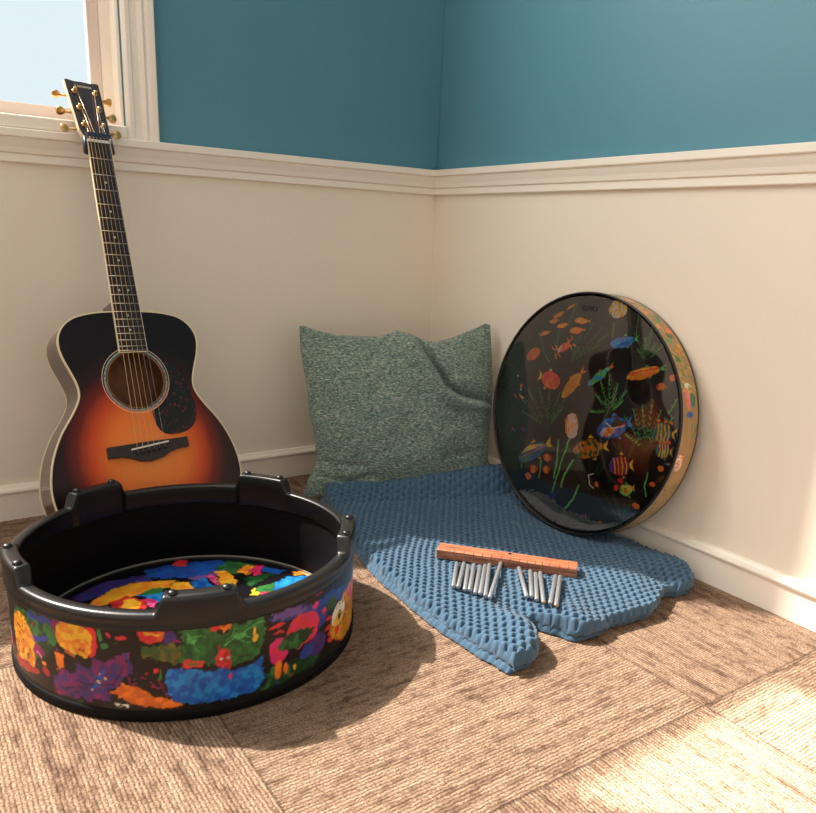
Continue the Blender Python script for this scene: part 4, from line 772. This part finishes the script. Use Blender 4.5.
# ------------------------------------------------------------------ folded knitted blanket
Lc = [(-.475, -.230), (-.515, -.40), (-.548, -.52), (-.575, -.62), (-.590, -.75), (-.596, -.90), (-.590, -1.00), (-.580, -1.068)]
Rc = [(-.020, -.430), (-.020, -.52), (-.020, -.66), (-.020, -.78), (-.020, -.88), (-.024, -.96), (-.045, -1.00), (-.075, -1.030)]
Bc = [(-.580, -1.068), (-.548, -1.073), (-.518, -1.062), (-.492, -1.030), (-.470, -.985), (-.452, -.978), (-.435, -1.010), (-.415, -1.052), (-.385, -1.060), (-.317, -1.055), (-.249, -1.060), (-.19, -1.040), (-.150, -1.022), (-.110, -1.034), (-.075, -1.030)]
Tc = [(-.475, -.230), (-.36, -.285), (-.25, -.335), (-.13, -.385), (-.020, -.430)]
def sheet(nu, nv, off, z0, z1, amp, rot, endroll):
    U = np.linspace(0, 1, nu); Wv = np.linspace(0, 1, nv)
    T, Rr, Bb, Ll = [resample(catmull(c, 8), t) for c, t in ((Tc, U), (Rc, Wv), (Bc, U), (Lc, Wv))]
    Cc = coons(T, Rr, Bb, Ll, U, Wv); UU, WW = np.meshgrid(U, Wv, indexing='ij')
    X, Y = Cc[..., 0]+off[0]*(1-UU), Cc[..., 1]+off[1]*WW
    A, B = UU*.56, WW*.78
    cand = np.stack([A, .56-A, .78-B, B+.012]); e = cand.min(0); wh = cand.argmin(0)
    q_ = np.clip(e/.013, 0, 1); phi = -1.0+q_*(PI/2+1.0)
    X = X+.006*(fbm(X*45+9, Y*45+3, 2)-.5); Y = Y+.008*(fbm(X*45+19, Y*45+33, 2)-.5)
    r_e = (z1-z0)*.5; dirs = np.array([(1, 0), (-1, 0), (0, 1), (0, -1)], float)[wh]
    ins = r_e*(1-np.cos(np.minimum(phi, 0))); X = X+dirs[..., 0]*ins*1.6; Y = Y+dirs[..., 1]*ins*1.6
    prof = .5+.5*np.sin(phi)
    zt = z1+.009*(fbm(X*9+2, Y*9+4, 2)-.5)+.006*(fbm(X*22+2, Y*22+4, 2)-.5)
    if endroll:
        tip = np.exp(-(((X+.55)/.06)**2+((Y+1.03)/.05)**2)); zt = zt+.010*tip
        zt = zt+.014*np.exp(-(((X+.515)/.02)**2+((Y+.99)/.06)**2))-.008*np.exp(-(((X+.46)/.016)**2+((Y+.96)/.06)**2))+.010*np.exp(-(((X+.40)/.03)**2+((Y+1.02)/.06)**2))
        zt = zt+.008*np.exp(-(((X+.20)/.05)**2+((Y+.97)/.05)**2))-.010*np.exp(-(((X+.135)/.02)**2+((Y+1.0-(X+.135)*.6)/.05)**2))+.012*np.exp(-(((X+.06)/.04)**2+((Y+.97)/.07)**2))
        zt = zt-.016*np.exp(-(((X+.08)/.05)**2))*np.clip(1-(np.abs(Y+.684)/.14)**4, 0, 1)     # pressed flat under the standing drum
        rise = 1/(1+np.exp((B-.045-.02*UU)/.010)); zt = zt+rise*(.016+.050*UU)+.008*np.exp(-((B-.14)/.04)**2)*np.clip(UU*1.2, 0, 1)-.004*np.exp(-((B-.085)/.015)**2)
    # stitches: rows of rounded bobbles, every other row shifted half a stitch
    pa, pb = .0165, .0125; ra_ = math.radians(rot)
    SX = (X+.3)*math.cos(ra_)+(Y+.7)*math.sin(ra_); SY = -(X+.3)*math.sin(ra_)+(Y+.7)*math.cos(ra_)
    SX = SX+.006*(fbm(X*12+3, Y*12, 2)-.5); SY = SY+.010*(fbm(X*9+30, Y*9+8, 2)-.5)
    row = SY/pb; ri = np.floor(row); fr = row-ri
    def pit(rk):
        c = SX/pa+(rk % 2)*.5+.22*(fbm(rk*3.1+.5, np.floor(SX/pa)*2.3+.5, 1)-.5); fx = (c-np.floor(c)-.5)*pa; fy = (row-rk)*pb
        return np.exp(-((fx/.0033)**2+((fy-.18*fx)/.0027)**2))
    pits = np.maximum(np.maximum(pit(ri), pit(ri+1)), pit(ri-1))
    cc = SX/pa+(ri % 2)*.5
    hgt = .80-1.15*pits+.32*np.abs(np.sin(PI*fr))**.7+.14*np.cos(2*PI*(cc-.5))*np.sin(PI*fr)+.16*(fbm(SX*420, SY*420, 2)-.5)
    Z = z0+(zt-z0)*prof+amp*(hgt-.8)*np.clip(prof*1.5, .5, 1)
    return np.stack([X, Y, np.maximum(Z, .0015)], -1)
blk_loc = (-.31, -.68, 0)
S1 = sheet(400, 540, (0, 0), .010, .030, .0098, -4, True)
bl = mesh_obj('knitted_blanket', S1.reshape(-1, 3), [tuple(reversed(q)) for q in grid_faces(400, 540)], M['knit'], None, True, loc=blk_loc)
tag(bl, 'folded steel blue chunky knitted blanket spread on the carpet in the corner', 'blanket')
S2 = sheet(220, 320, (-.006, .006), .001, .014, .006, -4, False)
o = mesh_obj('lower_fold', S2.reshape(-1, 3), [tuple(reversed(q)) for q in grid_faces(220, 320)], M['knit'], bl, True)
o.parent = bl

# ------------------------------------------------------------------ bar chimes lying on the blanket
b0 = np.array([-.4650, -.7055]); b1 = np.array([-.2850, -.9135]); bd = (b1-b0)/np.linalg.norm(b1-b0); bp = np.array([bd[1], -bd[0]]); bp = bp if bp@np.array([1, 1]) > 0 else -bp
zb = .0335
chime = empty('bar_chime', (*((b0+b1)/2+bp*.016), zb), 'wooden bar chime with silver tubes lying on the blue knitted blanket', 'chime')
sec = [(0, 0), (0, .018), (.004, .0195), (.034, .0195), (.038, .016), (.038, 0)]
v = []
for e in (b0, b1):
    for o_, z in sec: q = e+bp*o_; v.append((q[0], q[1], zb+z))
n = len(sec)
M['barwood'] = None
m, ns, ls, b = new_mat('red brown hardwood'); tc = ns.new('ShaderNodeTexCoord'); mp = ns.new('ShaderNodeMapping'); mp.inputs['Rotation'].default_value = (0, 0, -math.atan2(bd[1], bd[0])); ls.new(tc.outputs['Object'], mp.inputs[0])
mp2 = ns.new('ShaderNodeMapping'); mp2.inputs['Scale'].default_value = (14, 260, 260); ls.new(mp.outputs[0], mp2.inputs[0]); f_ = noise(ns, ls, mp2.outputs[0], 1., 4, .6)
ls.new(ramp(ns, ls, f_, [(.36, lin((104, 56, 36))), (.5, lin((168, 102, 70))), (.7, lin((202, 136, 98)))]), b.inputs['Base Color']); b.inputs['Roughness'].default_value = .5; M['barwood'] = m
o = mesh_obj('wooden_bar', v, [(k, (k+1) % n, n+(k+1) % n, n+k) for k in range(n)]+[tuple(range(n-1, -1, -1)), tuple(range(n, 2*n))], M['barwood'], chime)
q = o.modifiers.new('bevel', 'BEVEL'); q.width = .0012; q.segments = 2
q = b0*.48+b1*.52+bp*.026
MB().tube([(q[0], q[1], zb+.0190), (q[0], q[1], zb+.0200)], .0035, 16).build('mounting_hole', M['pin'], chime)
TB = [((-.452,-.756),(-.523,-.838)),((-.442,-.766),(-.518,-.846)),((-.440,-.777),(-.511,-.857)),((-.430,-.782),(-.508,-.867)),((-.421,-.790),(-.504,-.878)),((-.411,-.793),(-.500,-.887)),((-.400,-.793),(-.498,-.899)),((-.378,-.802),(-.498,-.911)),
      ((-.363,-.837),(-.433,-.936)),((-.353,-.858),(-.429,-.944)),((-.350,-.870),(-.428,-.956)),((-.342,-.874),(-.429,-.974)),((-.325,-.898),(-.422,-.983)),((-.322,-.907),(-.423,-.998))]
fr_ = [.13, .20, .27, .335, .40, .47, .535, .60, .655, .71, .76, .81, .88, .94]
def surf_z(x, y):
    d = (S1[..., 0]-x)**2+(S1[..., 1]-y)**2; k = np.where(d < .012**2); return S1[..., 2][k].max() if len(k[0]) else .034
for k, (a, c) in enumerate(TB):
    r = .0041; za_ = surf_z(*a)+r; zc_ = surf_z(*c)+r; a = np.array([*a, za_]); c = np.array([*c, zc_])
    hgh = [np.array([*(a[:2]*(1-t)+c[:2]*t), 0]) for t in (.25, .5, .75)]
    lift = max([0]+[surf_z(h[0], h[1])+r*.8-(za_*(1-t)+zc_*t) for h, t in zip(hgh, (.25, .5, .75))]); a[2] += lift; c[2] += lift
    if k % 2: a[2] += .0015; c[2] += .0015
    d = (c-a)/np.linalg.norm(c-a)
    tb = MB(); tb.tube([a, a+d*.001, c-d*.001, c], [r*.8, r, r, r*.85], 14); t_o = tb.build('chime_tube', M['steel'], chime, True)
    if k in (11, 13): MB().tube([c-d*.0004, c+d*.0006], r*.9, 12).build('tube_end', M['gold'], t_o, True)
    s0 = b0+(b1-b0)*fr_[k]; p0 = np.array([*(s0+bp*.010), zb+.0198]); p1 = np.array([*(s0+bp*.0), zb+.0188]); p2 = np.array([*(s0*.8+(a[:2])*.2-bp*.002), zb+.006])
    MB().tube([p0, p1, p2, a+d*.004], .0005, 6).build('cord', M['cord'], chime, True)

# ------------------------------------------------------------------ camera, light
cam = bpy.data.cameras.new('camera'); co = bpy.data.objects.new('camera', cam); COL.objects.link(co)
co.matrix_world = Matrix(((0.82630501,0.11804357,-0.55071384,-1.30683122),(-0.56173576,0.24373265,-0.79059935,-1.81981745),(0.04090177,0.96263187,0.26770681,0.65308882),(0,0,0,1)))
cam.sensor_fit = 'HORIZONTAL'; cam.sensor_width = 36; cam.lens = 755.786/816*36; cam.shift_x = (408-414)/816; cam.shift_y = (445-406.5)/816; cam.clip_start = .02
SC.camera = co
sd = Vector((.078, -.109, -.163)).normalized()
def sun(name, st, ang, col):
    l = bpy.data.lights.new(name, 'SUN'); l.energy = st; l.angle = math.radians(ang); l.color = col
    o = bpy.data.objects.new(name, l); COL.objects.link(o); o.rotation_euler = sd.to_track_quat('-Z', 'Y').to_euler(); o.location = (-3, 3, 5)
sun('sun', 33.0, .9, (1., .91, .82)); sun('added_soft_sun', 4.5, 12, (1., .93, .86))  # second, wide sun added to soften shadows like scatter in the shade
al = bpy.data.lights.new('window_sky_glow', 'AREA'); al.shape = 'RECTANGLE'; al.size = 1.25; al.size_y = 1.0; al.energy = 38; al.color = (1., .97, .92)
ao = bpy.data.objects.new('window_sky_glow', al); COL.objects.link(ao); ao.location = (-1.55, .035, 1.85); ao.rotation_euler = (-PI/2, 0, 0)   # the glowing upper sash
w = bpy.data.worlds.new('world'); SC.world = w; w.use_nodes = True; ns, ls = w.node_tree.nodes, w.node_tree.links
bg = ns['Background']; bg.inputs[0].default_value = (*lin((238, 231, 222)), 1); bg.inputs[1].default_value = 1.05
SC.view_settings.view_transform = 'Standard'; SC.view_settings.look = 'None'; SC.view_settings.gamma = 1; SC.view_settings.use_curve_mapping = False
SC.view_settings.exposure = 0.0
SC.cycles.use_denoising = True; SC.cycles.max_bounces = 8; SC.cycles.sample_clamp_indirect = 6
